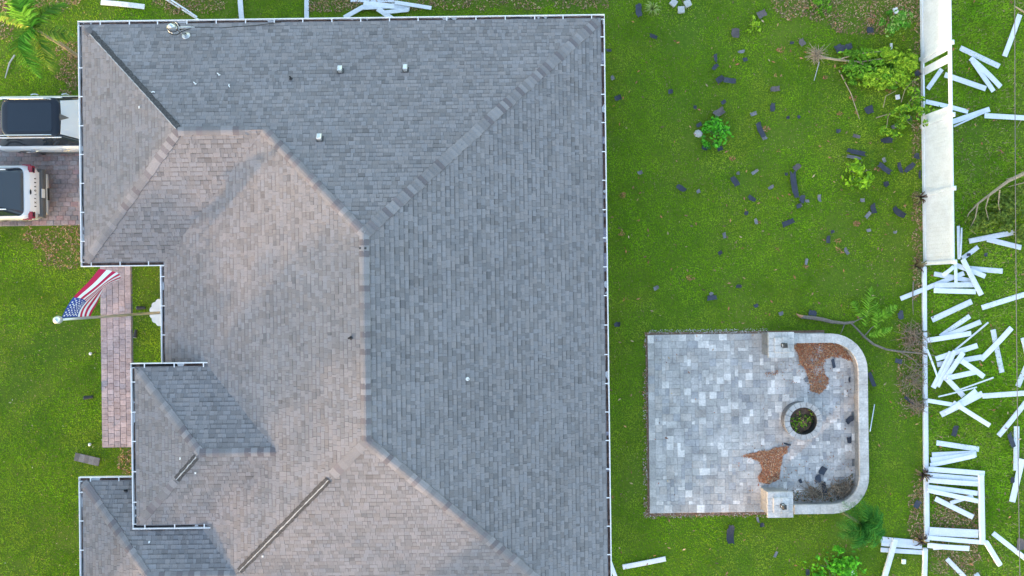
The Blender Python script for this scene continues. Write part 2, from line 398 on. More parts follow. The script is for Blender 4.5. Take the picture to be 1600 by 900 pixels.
# ---- caps along hips and ridges
CAPS = []
def caps(p0, p1, step, w_, names, t0=0.0, t1=1.0, frm=0):
    p0 = Vector(p0); p1 = Vector(p1); d = (p1 - p0); L = math.hypot(d.x, d.y); hd = Vector((d.x, d.y, 0)) / L; pn = Vector((-hd.y, hd.x, 0))
    n = max(1, round(L * (t1 - t0) / step)); st = L * (t1 - t0) / n; s0 = L * t0
    for i in range(n):
        a, b = s0 + i * st, min(s0 + (i + 1) * st + 0.05, L); row = []
        ww = w_ * random.uniform(0.93, 1.06); sk = random.uniform(-.012, .012)
        for s, up_ in ((a, 0.046), (b, 0.026)):
            c = p0 + hd * s
            for o in (-ww + sk, -ww * .45 + sk, 0, ww * .45 + sk, ww + sk):
                q = c + pn * o; z = zu(min(max(q.x, -99), 99), q.y, names)
                row.append((q.x, q.y, (z if abs(o) > 1e-3 else p0.z + d.z * s / L - .012) + up_))
        fs = [(j, j + 1, 6 + j, 5 + j) for j in range(4)]
        lo = [(x, y, z - 0.03) for x, y, z in row]
        vs = row + lo
        fs += [(0, 10, 11, 1), (1, 11, 12, 2), (2, 12, 13, 3), (3, 13, 14, 4), (0, 5, 15, 10), (4, 14, 19, 9), (5, 6, 16, 15), (6, 7, 17, 16), (7, 8, 18, 17), (8, 9, 19, 18)]
        g_ = random.random(); sh = 0.86 + 0.22 * random.random()
        if CAPS and sum(CAPS[-1][2]) < 2.55: g_ = max(g_, .25)
        col = (sh, sh, sh)
        if g_ < 0.22: col = (0.70, 0.66, 0.68)
        elif g_ < 0.36: col = (1.17, 1.17, 1.17)
        elif g_ < 0.50: col = (0.84, 0.80, 0.82)
        CAPS.append((vs, fs, col))
AL = ('main', 'nw', 'sw')
NE_ = (XE, YN, HE)
caps(NE_, A_main, 0.138, 0.17, ('main',), 0.012)
caps(B_main, A_main, 0.165, 0.15, ('main',))
caps(NWj, A_main, 0.165, 0.15, ('main',))
caps((XE, YB, HE), B_main, 0.150, 0.16, ('main',), 0.28)
caps(NWa, NWj, 0.19, 0.14, ('nw',))
caps((XW, YI, HE), NWa, 0.165, 0.15, ('nw',), 0.01)
caps(SWj, B_main, 0.20, 0.15, ('main',), 0.76)
caps((XS, YS, HE), SWa, 0.165, 0.15, ('sw',), 0.01)
caps(SWa, SWj, 0.19, 0.13, ('sw',))
caps((XP, YP1, HP), PA, 0.165, 0.14, ('porch',), 0.01)
caps((XP, YP0, HP), PA, 0.165, 0.14, ('porch',), 0.01, 0.60)
caps((XP, YP0, HP), PA, 0.165, 0.14, ('porch',), 0.985)
caps(PA, PJ, 0.19, 0.13, ('porch',))
CR = MB()
for i, (vs, fs, col) in enumerate(CAPS):
    if i < 300:
        m = MB(); c = Vector(vs[0]); m.add([Vector(v) - c for v in vs], fs); m.build('ridge_cap', MATS['shingle_obj'], roof, loc=c, color=col)
    else: CR.add(vs, fs, col)
if CR.v: CR.build('ridge_cap_row', MATS['shingle_attr'], roof, kind='stuff')
print('caps', len(CAPS), 'tabs', len(BIG))

# ---- hips stripped by the wind: torn underlayment and a bare line of sheathing
def torn(p0, p1, t0, t1, wl, wr, names, lw, dark=True):
    p0 = Vector(p0); p1 = Vector(p1); d = p1 - p0; L = math.hypot(d.x, d.y); hd = Vector((d.x, d.y, 0)) / L; pn = Vector((-hd.y, hd.x, 0))
    def strip(oa, ob, lift, name, mt, jag, seg=0.07):
        n = max(3, int(L * (t1 - t0) / seg)); m = MB(); prev = None
        for i in range(n + 1):
            s = L * (t0 + (t1 - t0) * i / n); c = p0 + hd * s; row = []
            ja, jb = random.uniform(-jag, jag), random.uniform(-jag, jag)
            for o in (oa + ja, (oa + ob) / 2, ob + jb):
                q = c + pn * o; row.append((q.x, q.y, zu(q.x, q.y, names) + lift))
            if prev:
                m.poly([prev[0], prev[1], row[1], row[0]]); m.poly([prev[1], prev[2], row[2], row[1]])
                m.poly([prev[0], row[0], (row[0][0], row[0][1], row[0][2] - .03), (prev[0][0], prev[0][1], prev[0][2] - .03)])
                m.poly([prev[2], row[2], (row[2][0], row[2][1], row[2][2] - .03), (prev[2][0], prev[2][1], prev[2][2] - .03)])
            prev = row
        m.build(name, MATS[mt], roof)
    strip(-wl, -lw * .3, 0.030, 'torn_underlayment', 'torn', 0.014)
    strip(lw * .3, wr, 0.030, 'torn_underlayment', 'torn', 0.014)
    strip(-lw, lw, 0.037, 'exposed_sheathing', 'sheathing', lw * .75)
torn((XW, YN, HE), NWa, 0.09, 0.985, 0.005, 0.16, ('nw',), 0.012)
torn(SWj, B_main, 0.03, 0.73, 0.10, 0.12, ('main',), 0.014)
torn((XP, YP0, HP), PA, 0.64, 0.95, 0.10, 0.11, ('porch',), 0.016)
caps((XW, YN, HE), NWa, 0.2, 0.15, ('nw',), 0.01, 0.075)
vs, fs, col = CAPS[-1]; m = MB(); m.add(vs, fs); m.build('ridge_cap', MATS['shingle_obj'], roof, color=(.6, .6, .62))

# ---- gutters
def gutter(a, b, outw, h, dirt, first=0.5):
    a = Vector((*a, h)); b = Vector((*b, h)); L = (b - a).length; t = (b - a) / L; o = Vector((*outw, 0))
    M = Matrix(((t.x, o.x, 0, a.x), (t.y, o.y, 0, a.y), (0, 0, 1, h), (0, 0, 0, 1)))
    m = MB(); m.box(0, L, 0.118, 0.152, -0.10, 0.012, M=M, bev=0.006); m.box(0, L, 0.012, 0.118, -0.112, -0.10, M=M); m.box(0, L, 0.001, 0.012, -0.112, -0.03, M=M)
    for e in (0, L - .012): m.box(e, e + .012, 0.013, 0.117, -0.098, 0.0, M=M)
    gu = hbuild(m, 'gutter', MATS['gutter_white'])
    d = MB(); n = max(2, int(L / 0.12)); prev = None; ph = random.random() * 9
    for i in range(n + 1):
        s = 0.012 + (L - .024) * i / n; z = -0.075 + 0.02 * math.sin(s * 2.1 + ph) + random.uniform(-.008, .008)
        q = [M @ Vector((s, 0.0135, z)), M @ Vector((s, 0.1165, z - .005))]
        if prev:
            k = random.random(); v = fbm(np.array(s), np.array(ph + a.x), 0.7, 3)
            c = (0.35, 0.36, 0.42) if v < 0.55 - dirt * .3 else (1.9 * (.6 + k), 1.4 * (.6 + k), 1.2 * (.6 + k))
            if dirt > 1 and 0.40 < v < 0.47: c = (6, 7, 9)  # pale blue tint paints sky reflections in among the debris
            d.poly([prev[0], q[0], q[1], prev[1]], c)
        prev = q
    x = d.build('gutter_debris_glint', MATS['gutter_dirt_glint'], gu)
    s = first
    while s < L - 0.1:
        k = MB(); k.box(s - .016, s + .016, -0.02, 0.119, 0.004, 0.016, M=M); k.build('gutter_hanger', MATS['gutter_white'], gu); s += 0.955 * random.uniform(.97, 1.02)
G = 0.152
gutter((XW - G, YN), (XE + G, YN), (0, 1), HE, 0.6, 0.75)
gutter((XE, YN - .001), (XE, YB), (1, 0), HE, 1.6, 0.6)
gutter((XW, YN - .001), (XW, YI + .001), (-1, 0), HE, 0.0, 1.4)
gutter((XW - G, YI), (XI + .02, YI), (0, -1), HE, 0.9, 0.35)
gutter((XI, YI - G - .002), (XI, YP1 - .02), (-1, 0), HE, 0.2, 0.35)
gutter((XS - G, YS), (XP + .25, YS), (0, 1), HE, 0.0, 0.4)
gutter((XS, YS - .001), (XS, YB), (-1, 0), HE, 0.0, 0.35)
gutter((XP - G, YP1), (xg + .25, YP1), (0, 1), HP, 0.0, 0.45)
gutter((XP, YP1 - .001), (XP, YP0 + .001), (-1, 0), HP, 0.0, 0.45)
gutter((XP - G, YP0), (xg + .25, YP0), (0, -1), HP, 0.0, 0.4)
for pts in (eav, None):
    m = MB()
    if pts:
        for i in range(len(pts)):
            a, b = pts[i], pts[(i + 1) % len(pts)]; m.poly([(a[0], a[1], HE - .13), (b[0], b[1], HE - .13), (b[0], b[1], HE - .015), (a[0], a[1], HE - .015)])
    else:
        q = [(xg, YP0), (XP, YP0), (XP, YP1), (xg, YP1)]
        for a, b in zip(q[:-1], q[1:]): m.poly([(a[0], a[1], HP - .13), (b[0], b[1], HP - .13), (b[0], b[1], HP - .015), (a[0], a[1], HP - .015)])
    hbuild(m, 'fascia', MATS['trim'])

# ---- things fixed to the roof
def on_roof(px, py):
    h = HE + 1
    for _ in range(12):
        p = P(px, py, h); h = zu(p.x, p.y)
    return Vector((p.x, p.y, h))
def slope_frame(px, py):
    p = on_roof(px, py); e = 0.02
    gx = (zu(p.x + e, p.y) - zu(p.x - e, p.y)) / (2 * e); gy = (zu(p.x, p.y + e) - zu(p.x, p.y - e)) / (2 * e)
    n = Vector((-gx, -gy, 1)).normalized(); x = Vector((1, 0, gx)).normalized(); y = n.cross(x)
    return Matrix(((x.x, y.x, n.x, p.x), (x.y, y.y, n.y, p.y), (x.z, y.z, n.z, p.z), (0, 0, 0, 1)))
for px, py in ((532.5, 112), (634, 110), (500.5, 218)):
    M = slope_frame(px, py); m = MB()
    m.box(-.10, .10, -.10, .10, 0.026, 0.036, M=M); fl = m.build('vent_flashing', MATS['felt'], roof)
    m = MB(); m.box(-.055, .055, -.07, .07, .03, .17, M=M); m.box(-.072, .072, -.095, .095, .15, .20, M=M, bev=.02); m.build('roof_vent', MATS['metal_vent'], roof)
PS = 0.55
for px, py, mt in ((455, 124, 'dark_metal'), (730, 592, 'white_plastic'), (198, 767, 'dark_metal'), (549, 528, 'dark_metal')):
    M = slope_frame(px, py); m = MB()
    m.lathe([(0.06, .03), (.055, .036), (.032, .04), (.028, .14), (.02, .14), (.02, .06)], 14); m.v = [tuple(M @ Vector(v)) for v in m.v]; m.build('vent_pipe', MATS[mt], roof)
for px, py in ((563.5, 388), (570.5, 388)):
    M = slope_frame(px, py); m = MB(); m.box(-.03, .03, -.03, .03, .03, .05, M=M, bev=.008); m.build('ridge_bolt', MATS['dark_metal'], roof)
# service mast, weatherhead and its drip loops
M = slope_frame(291, 56); b0 = Vector(M.translation)
m = MB(); m.lathe([(0.14, .015), (.13, .03), (.05, .06), (.04, .10)], 16); m.v = [tuple(M @ Vector(v)) for v in m.v]; m.build('mast_flashing', MATS['steel'], roof)
m = MB(); m.tube([b0, b0 + Vector((0, 0, .75))], .032, 10); mast = hbuild(m, 'service_mast', MATS['steel'])
tp = b0 + Vector((0, 0, .75))
m = MB(); m.tube([tp + Vector((0, 0, -.05)), tp + Vector((0, 0, .05)), tp + Vector((-.06, 0, .11)), tp + Vector((-.15, -.03, .08)), tp + Vector((-.18, -.03, .02))], [.05, .075, .085, .075, .05], 10); m.build('weatherhead', MATS['metal_vent'], mast, smooth=True)
for k in range(3):
    m = MB(); r_ = 0.15 + .03 * k
    pts = [tp + Vector((-.16, -.03, .02))] + [tp + Vector((-.10 + r_ * math.cos(a), .02 + r_ * math.sin(a), -.05 - .05 * k + .04 * math.sin(a * 2))) for a in np.linspace(3.4, 3.4 + 5.2 - k * .8, 12)]
    pts += [tp + Vector((.10, -.12 + .03 * k, -.12)), tp + Vector((.5, .05 + .02 * k, -.16))]
    m.tube(pts, .016, 6); m.build('drip_loop', MATS[('dark_metal', 'steel', 'rubber')[k]], mast)
m = MB(); e0 = tp + Vector((.1, .0, -.05)); e1 = tp + Vector((.55, .05, -.16)); m.tube([e0, (e0 + e1) / 2, e1], [.03, .04, .012], 8); m.build('cable_grip', MATS['steel'], mast)
e2 = on_roof(400, 40.5) + Vector((0, 0, .04)); e3 = on_roof(440, 35.5) + Vector((0, 0, .05))
m = MB(); m.tube([e1, e1 * .6 + e2 * .4 + Vector((0, 0, -.12)), e2, e3], .012, 6); m.build('service_cable', MATS['rubber'], mast)
# ================================================================== PAVED AREAS
def paved(name, rects, base_z, top_z, palette, sep=True, gap=0.006, limit=300, struct_outline=None):
    """bed as structure, each paver a child (shared unit mesh, scaled); past the limit the rest is one stuff part"""
    bed = MB(); bed.prism(struct_outline, base_z - 0.03, base_z); bed_o = bed.build(name, MATS['joint_sand'], kind='structure')
    u = MB(); u.box(-.5, .5, -.5, .5, 0, 1, bev=0.0); um = None
    u = MB(); b = 0.04
    u.add([(-.5, -.5, 0), (.5, -.5, 0), (.5, .5, 0), (-.5, .5, 0), (-.5, -.5, .8), (.5, -.5, .8), (.5, .5, .8), (-.5, .5, .8), (-.5 + b, -.5 + b, 1), (.5 - b, -.5 + b, 1), (.5 - b, .5 - b, 1), (-.5 + b, .5 - b, 1)],
          [(i, (i + 1) % 4, 4 + (i + 1) % 4, 4 + i) for i in range(4)] + [(4 + i, 4 + (i + 1) % 4, 8 + (i + 1) % 4, 8 + i) for i in range(4)] + [(8, 9, 10, 11)])
    um = u.mesh('paver', MATS['paver_obj']); rest = MB()
    rects = sorted(rects, key=lambda r: -r[2] * r[3])
    for i, (cx, cy, sx, sy) in enumerate(rects):
        col = palette(cx, cy); z = top_z + random.uniform(-.003, .003); hgt = z - base_z
        if i < limit:
            o = link('paver', um, bed_o, (cx, cy, base_z), color=col); o.scale = (sx - gap, sy - gap, hgt)
        else:
            rest.box(cx - (sx - gap) / 2, cx + (sx - gap) / 2, cy - (sy - gap) / 2, cy + (sy - gap) / 2, base_z, z, col, bev=0.005)
    if rest.v: rest.build('paver_field', MATS['paver_attr'], bed_o, kind='stuff')
    return bed_o

# ---- front walkway: pink brick pavers, running bond across
wx0, wx1 = P(159.5, 560).x, P(207, 560).x; wy1 = P(182, 405).y; wy0 = P(182, 698).y
def pinks(x, y):
    v = random.uniform(.85, 1.15); k = random.random()
    c = (0.43, 0.335, 0.345) if k < .6 else ((0.46, 0.36, 0.365) if k < .85 else (0.39, 0.325, 0.35)); return tuple(q * v for q in c)
rc = []; bw = (wx1 - wx0) / 5; bl = 0.205; nr = int((wy1 - wy0) / bl)
bl = (wy1 - wy0) / nr
for i in range(5):
    off = (i % 2) * bl / 2
    for j in range(-1, nr + 1):
        a, b = max(wy0, wy0 + j * bl + off), min(wy1, wy0 + (j + 1) * bl + off)
        if b - a > .03: rc.append((wx0 + (i + .5) * bw, (a + b) / 2, bw, b - a))
paved('walkway', rc, 0.012, 0.055, pinks, struct_outline=[(wx0 - .03, wy0 - .03), (wx1 + .03, wy0 - .03), (wx1 + .03, wy1), (wx0 - .03, wy1)])

# ---- driveway
dx0, dx1 = -24.0, XW + iw; dy0, dy1 = P(60, 352).y, P(60, 215).y + 1.35
def drive(x, y):
    v = random.uniform(.85, 1.15); k = random.random()
    c = (0.26, 0.215, 0.225) if k < .55 else ((0.24, 0.225, 0.245) if k < .88 else (0.31, 0.215, 0.225)); return tuple(q * v for q in c)
rc = []; uw, ul = 0.17, 0.27; nj = int((dy1 - dy0) / uw)
for j in range(nj):
    x = dx0 + (j % 3) * ul / 3
    while x < dx1 - .02:
        b = min(x + ul, dx1)
        rc.append(((x + b) / 2, dy0 + (j + .5) * uw, b - x, uw)); x += ul
vis = [r_ for r_ in rc if r_[0] > P(60, 300).x and r_[1] < P(60, 235).y]
hid = [r_ for r_ in rc if not (r_[0] > P(60, 300).x and r_[1] < P(60, 235).y)]
bed_o = paved('driveway', vis, 0.012, 0.055, drive, struct_outline=[(dx0, dy0 - .02), (dx1, dy0 - .02), (dx1, dy0 + nj * uw + .02), (dx0, dy0 + nj * uw + .02)])
m = MB()
for cx, cy, sx, sy in hid: m.box(cx - sx / 2 + .003, cx + sx / 2 - .003, cy - sy / 2 + .003, cy + sy / 2 - .003, .012, .055 + random.uniform(-.003, .003), drive(cx, cy), bev=.005)
m.build('paver_field', MATS['paver_attr'], bed_o, kind='stuff')

# ---- patio
pL, pT, pB = P(1013, 660).x, P(1180, 521).y, P(1180, 799).y
pR = P(1352, 660).x
U = 0.135
def stone(x, y):
    k = random.random(); v = random.uniform(.86, 1.13)
    c = (0.385, 0.385, 0.40)
    if k < .14: c = (0.57, 0.565, 0.575)
    elif k < .30: c = (0.43, 0.43, 0.44)
    elif k < .42: c = (0.325, 0.335, 0.365)
    elif k < .55: c = (0.40, 0.385, 0.385)
    return (c[0] * v * 1.10, c[1] * v * 1.03, c[2] * v * .98)
bx0, by1 = pL + 0.24, pT - 0.24; nx = int((pR - bx0) / U); ny = int((by1 - (pB + .22)) / U)
occ = np.zeros((nx, ny), bool); rc = []
SZ = [(2, 2), (2, 2), (2, 1), (1, 2), (1, 1), (3, 2), (2, 2), (1, 2)]
for j in range(ny):
    for i in range(nx):
        if occ[i, j]: continue
        a, b = random.choice(SZ)
        while i + a > nx or j + b > ny or occ[i:i + a, j:j + b].any():
            if a >= b and a > 1: a -= 1
            elif b > 1: b -= 1
            else: break
        occ[i:i + a, j:j + b] = True; rc.append((bx0 + (i + a / 2) * U, by1 - (j + b / 2) * U, a * U, b * U))
y = pB
while y < pT - .02: b = min(y + .30, pT); rc.append((pL + .12, (y + b) / 2, .24, b - y)); y += .30
x = pL + .24
while x < bx0 + nx * U - .02:
    b = min(x + .30, bx0 + nx * U); rc.append(((x + b) / 2, pT - .12, b - x, .24)); yb = by1 - ny * U; rc.append(((x + b) / 2, (pB + yb) / 2, b - x, yb - pB)); x += .30
# cut the outside of the rounded corners
CR_ = 1.35; wxo = P(1357, 660, .5).x; wyt = P(1300, 521, .5).y; wyb = P(1300, 803, .5).y
def in_wall(cx, cy):
    if cx > wxo - .12: return False
    for yy, sg in ((wyt - CR_, 1), (wyb + CR_, -1)):
        if cx > wxo - CR_ and (cy - yy) * sg > 0 and math.hypot(cx - (wxo - CR_), cy - yy) > CR_ - .12: return False
    return True
rc = [r_ for r_ in rc if in_wall(r_[0] + r_[2] * .4, r_[1])]
arc = lambda cx, cy, r_, a0, a1, n: [(cx + r_ * math.cos(a0 + (a1 - a0) * i / n), cy + r_ * math.sin(a0 + (a1 - a0) * i / n)) for i in range(n + 1)]
outl = [(pL, pB), (wxo - CR_, pB)] + arc(wxo - CR_, wyb + CR_, CR_ - .1, -math.pi / 2, 0, 8) + arc(wxo - CR_, wyt - CR_, CR_ - .1, 0, math.pi / 2, 8) + [(wxo - CR_, pT), (pL, pT)]
patio = paved('patio', rc, 0.03, 0.075, stone, gap=0.003, struct_outline=outl)
m = MB()                                                     # sand bed showing along the edges
ep = [(pL - .07, pB - .12), (wxo - CR_, pB - .12), (wxo - CR_, pT + .09), (pL - .07, pT + .09)]
m.prism(ep, 0.001, 0.022); m.build('bed_edge', MATS['soil'], patio)

# ---- seat wall with rounded corners, its cap stones and courses of blocks
WT, WH = 0.34, 0.50
seat = thing('seat_wall', 'curved pale stone seat wall enclosing the right side of the patio', 'wall', ((wxo - .2), (wyt + wyb) / 2, 0))
SO = Vector(seat.location)
cN, cS = (wxo - CR_, wyt - CR_), (wxo - CR_, wyb + CR_)
xs0 = P(1238, 530, .5).x
path = []                                                     # (x, y, nx, ny) centre line, outward normal
rm = CR_ - WT / 2
def seg(L, n): return max(1, round(L / n))
def walk(step):
    L1 = cN[0] - xs0; La = rm * math.pi / 2; L2 = cN[1] - cS[1]; tot = 2 * L1 + 2 * La + L2
    n = round(tot / step)
    def at(s):
        if s < L1: return (xs0 + s, wyt - WT / 2, 0, 1)
        s -= L1
        if s < La: a = math.pi / 2 - s / rm; return (cN[0] + rm * math.cos(a), cN[1] + rm * math.sin(a), math.cos(a), math.sin(a))
        s -= La
        if s < L2: return (wxo - WT / 2, cN[1] - s, 1, 0)
        s -= L2
        if s < La: a = -s / rm; return (cS[0] + rm * math.cos(a), cS[1] + rm * math.sin(a), math.cos(a), math.sin(a))
        s -= La; return (cS[0] - s, wyb + WT / 2, 0, -1)
    return [(at(tot * i / n), at(tot * (i + .5) / n), at(min(tot * (i + 1) / n, tot - 1e-6))) for i in range(n)]
def wall_stone(a, mid, b, hw, z0, z1, name, g_):
    m = MB(); pts = []
    for q in (a, b): pts.append((q[0] - q[2] * hw, q[1] - q[3] * hw)); 
    for q in (b, a): pts.append((q[0] + q[2] * hw, q[1] + q[3] * hw))
    cx = sum(p[0] for p in pts) / 4; cy = sum(p[1] for p in pts) / 4
    def shr(k): return [(cx + (p[0] - cx) * k, cy + (p[1] - cy) * k) for p in pts]
    e = shr(1 - g_); t = shr(1 - g_ * 2.2); zb = z1 - .012
    vs = [(x, y, z0) for x, y in e] + [(x, y, zb) for x, y in e] + [(x, y, z1) for x, y in t]
    m.add([Vector(v) - SO for v in vs], [(i, (i + 1) % 4, 4 + (i + 1) % 4, 4 + i) for i in range(4)] + [(4 + i, 4 + (i + 1) % 4, 8 + (i + 1) % 4, 8 + i) for i in range(4)] + [(8, 9, 10, 11)])
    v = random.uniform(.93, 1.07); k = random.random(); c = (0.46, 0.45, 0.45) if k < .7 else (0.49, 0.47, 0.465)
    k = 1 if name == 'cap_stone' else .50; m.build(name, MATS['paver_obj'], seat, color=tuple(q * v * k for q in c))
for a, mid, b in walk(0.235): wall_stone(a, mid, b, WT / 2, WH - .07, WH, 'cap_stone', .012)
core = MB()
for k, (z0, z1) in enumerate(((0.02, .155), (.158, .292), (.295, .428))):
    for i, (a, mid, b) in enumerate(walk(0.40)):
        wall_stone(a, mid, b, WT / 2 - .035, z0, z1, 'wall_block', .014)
# ---- two columns with stepped caps
def column(px, py, label, lx):
    h = 0.92; c = P(px, py, h); t = thing('patio_column', label, 'column', (c.x, c.y, 0), 0, 'columns at the ends of the seat wall')
    w2 = 0.40
    for k in range(4):
        for (x0, x1, y0, y1) in ((-w2, 0, -w2, 0), (0, w2, -w2, 0), (-w2, 0, 0, w2), (0, w2, 0, w2)):
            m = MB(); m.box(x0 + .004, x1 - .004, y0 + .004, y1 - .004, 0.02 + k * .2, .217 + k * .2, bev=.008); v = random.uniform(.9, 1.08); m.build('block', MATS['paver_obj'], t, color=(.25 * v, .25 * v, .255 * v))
    n = 4; s = 0.92 / n
    for i in range(n):
        for j in range(n):
            if 0 < i < 3 and 0 < j < 3: continue
            m = MB(); m.box(-.46 + i * s + .003, -.46 + (i + 1) * s - .003, -.46 + j * s + .003, -.46 + (j + 1) * s - .003, .822, h, bev=.006); v = random.uniform(.92, 1.08)
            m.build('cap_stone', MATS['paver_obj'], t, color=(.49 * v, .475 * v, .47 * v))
    for i in range(2):
        for j in range(2):
            m = MB(); e = .27; m.box((-e, 0)[i] + .003, (0, e)[i] - .003, (-e, 0)[j] + .003, (0, e)[j] - .003, .822, h + .075, bev=.01); v = random.uniform(.92, 1.08)
            m.build('crown_stone', MATS['paver_obj'], t, color=(.50 * v, .485 * v, .48 * v))
    o = thing('lantern', lx, 'lantern', (c.x + .03, c.y, h + .075), 0.1, 'lanterns on the columns')
    m = MB(); m.box(-.075, .075, -.075, .075, 0.001, .02, bev=.005); m.build('base', MATS['dark_metal'], o)
    for x in (-.06, .06):
        for y in (-.06, .06): m = MB(); m.box(x - .008, x + .008, y - .008, y + .008, .02, .20); m.build('post', MATS['dark_metal'], o)
    m = MB(); m.box(-.048, .048, -.048, .048, .021, .195); m.build('glass', MATS['white_plastic'], o)
    m = MB(); m.add([(-.085, -.085, .20), (.085, -.085, .20), (.085, .085, .20), (-.085, .085, .20), (-.03, -.03, .26), (.03, -.03, .26), (.03, .03, .26), (-.03, .03, .26)], [(3, 2, 1, 0), (0, 1, 5, 4), (1, 2, 6, 5), (2, 3, 7, 6), (3, 0, 4, 7), (4, 5, 6, 7)]); m.build('roof_cap', MATS['dark_metal'], o)
column(1221, 539, 'square pale stone column at the top end of the seat wall', 'small black lantern on the column at the top of the patio')
column(1219.5, 789, 'square pale stone column at the bottom end of the seat wall', 'small black lantern on the column at the bottom of the patio')
# ---- fire pit
fc = P(1250, 655.5, .2); pit = thing('fire_pit', 'round grey stone fire pit with weeds growing inside on the patio', 'fire pit', (fc.x, fc.y, 0.07))
def ring_stone(r0, r1, z0, z1, a0, a1, name, col):
    m = MB(); k = 3; lo = []; 
    ang = [a0 + .012 + (a1 - a0 - .024) * i / k for i in range(k + 1)]
    pts = [(r1 * math.cos(a), r1 * math.sin(a)) for a in ang] + [(r0 * math.cos(a), r0 * math.sin(a)) for a in reversed(ang)]
    m.prism(pts, z0, z1); m.build(name, MATS['paver_obj'], pit, color=col)
for k in range(3):
    n = 14
    for i in range(n):
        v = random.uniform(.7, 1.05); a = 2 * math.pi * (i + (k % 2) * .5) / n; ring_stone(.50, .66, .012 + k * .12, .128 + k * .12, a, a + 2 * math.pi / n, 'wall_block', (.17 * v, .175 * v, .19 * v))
for i in range(18):
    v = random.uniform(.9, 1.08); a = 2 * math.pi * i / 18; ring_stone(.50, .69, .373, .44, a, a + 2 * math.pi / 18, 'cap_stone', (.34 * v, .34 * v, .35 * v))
m = MB(); m.lathe([(.495, .42), (.485, .42), (.48, .02), (.0, .02)], 28); m.build('steel_liner', MATS['rubber'], pit)
m = MB(); m.lathe([(.475, .09), (.3, .12), (.0, .13)], 22); m.build('ash_bed', MATS['soil'], pit)

# ================================================================== FENCE
FX = P(1443, 450).x
def fy(py): return P(1443, py).y
posts = [-13, 93, 198, 305, 412]
def fence_post(py, label):
    t = thing('fence_post', label, 'fence post', (FX, fy(py), 0), 0, 'standing fence posts')
    m = MB(); m.box(-.063, .063, -.063, .063, 0, 1.80); m.build('shaft', MATS['vinyl'], t)
    m = MB(); m.box(-.078, .078, -.078, .078, 1.801, 1.825); m.add([(-.078, -.078, 1.825), (.078, -.078, 1.825), (.078, .078, 1.825), (-.078, .078, 1.825), (0, 0, 1.875)], [(0, 1, 4), (1, 2, 4), (2, 3, 4), (3, 0, 4)]); m.build('post_cap', MATS['vinyl'], t)
for py, lb in zip(posts, ('white fence post cut by the top edge of the photo', 'white fence post just right of the uprooted shrub', 'white fence post below the gap in the fence', 'white fence post in the middle of the intact fence run', 'white fence post at the lower end of the standing fence')): fence_post(py, lb)
def profile_board(L, wd, th, M, mb, warp=0.0, n=1):
    """hollow tongue-and-groove vinyl picket along x"""
    pr = [(-wd / 2, 0), (wd / 2, 0), (wd / 2, th * .3), (wd / 2 + .012, th * .34), (wd / 2 + .012, th * .62), (wd / 2, th * .66), (wd / 2, th - .004), (wd / 2 - .006, th), (-wd / 2 + .006, th), (-wd / 2, th - .004), (-wd / 2, th * .66), (-wd / 2 + .01, th * .62), (-wd / 2 + .01, th * .36), (-wd / 2, th * .32)]
    base = len(mb.v); k = len(pr)
    for i in range(n + 1):
        x = L * (i / n - .5); dz = warp * (1 - (2 * i / n - 1) ** 2)
        for y, z in pr: mb.v.append(tuple(M @ Vector((x, y, z + dz))))
    for i in range(n):
        for j in range(k): mb.f.append((base + i * k + j, base + i * k + (j + 1) % k, base + (i + 1) * k + (j + 1) % k, base + (i + 1) * k + j)); mb.c.append(None)
    for r_ in (0, n): mb.f.append(tuple(base + r_ * k + j for j in range(k))); mb.c.append(None)
PW = 0.1525
def panel(ya, yb, label, skip=lambda i, n: False, lean=lambda i: 0):
    y1, y0 = fy(ya) - .066, fy(yb) + .066; L = y1 - y0
    t = thing('vinyl_fence', label, 'fence', (FX, (y0 + y1) / 2, 0), 0, 'standing fence panels')
    for z, nm in ((0.05, 'bottom_rail'), (1.63, 'top_rail')):
        m = MB(); m.box(-.030, .030, -L / 2, L / 2, z, z + .14, bev=.006); m.build(nm, MATS['vinyl'], t, color=(1, 1, 1))
    n = round(L / PW); pw = L / n
    me = None
    for i in range(n):
        if skip(i, n): continue
        if me is None:
            m = MB(); M = Matrix(((0, 0, 1, 0), (0, 1, 0, 0), (1, 0, 0, 0), (0, 0, 0, 1)))
            profile_board(1.46, pw - .014, .022, M, m); me = m.mesh('picket', MATS['vinyl'])
        v = random.uniform(.97, 1.02); o = link('picket', me, t, (-.011, -L / 2 + (i + .5) * pw - .004, .91), color=(v, v, v)); o.rotation_euler[0] = lean(i)
    return t
panel(-13, 93, 'intact white vinyl fence panel at the top of the photo')
panel(93, 198, 'broken white fence panel missing most of its pickets beside the uprooted shrub', lambda i, n: not (i >= n - 4 or i in (0, 1)) or i == n - 2, lambda i: 0.03 if i < 3 else 0)
panel(198, 305, 'intact white vinyl fence panel right of the yellow green weed')
panel(305, 412, 'intact white fence panel, lowest one still standing')

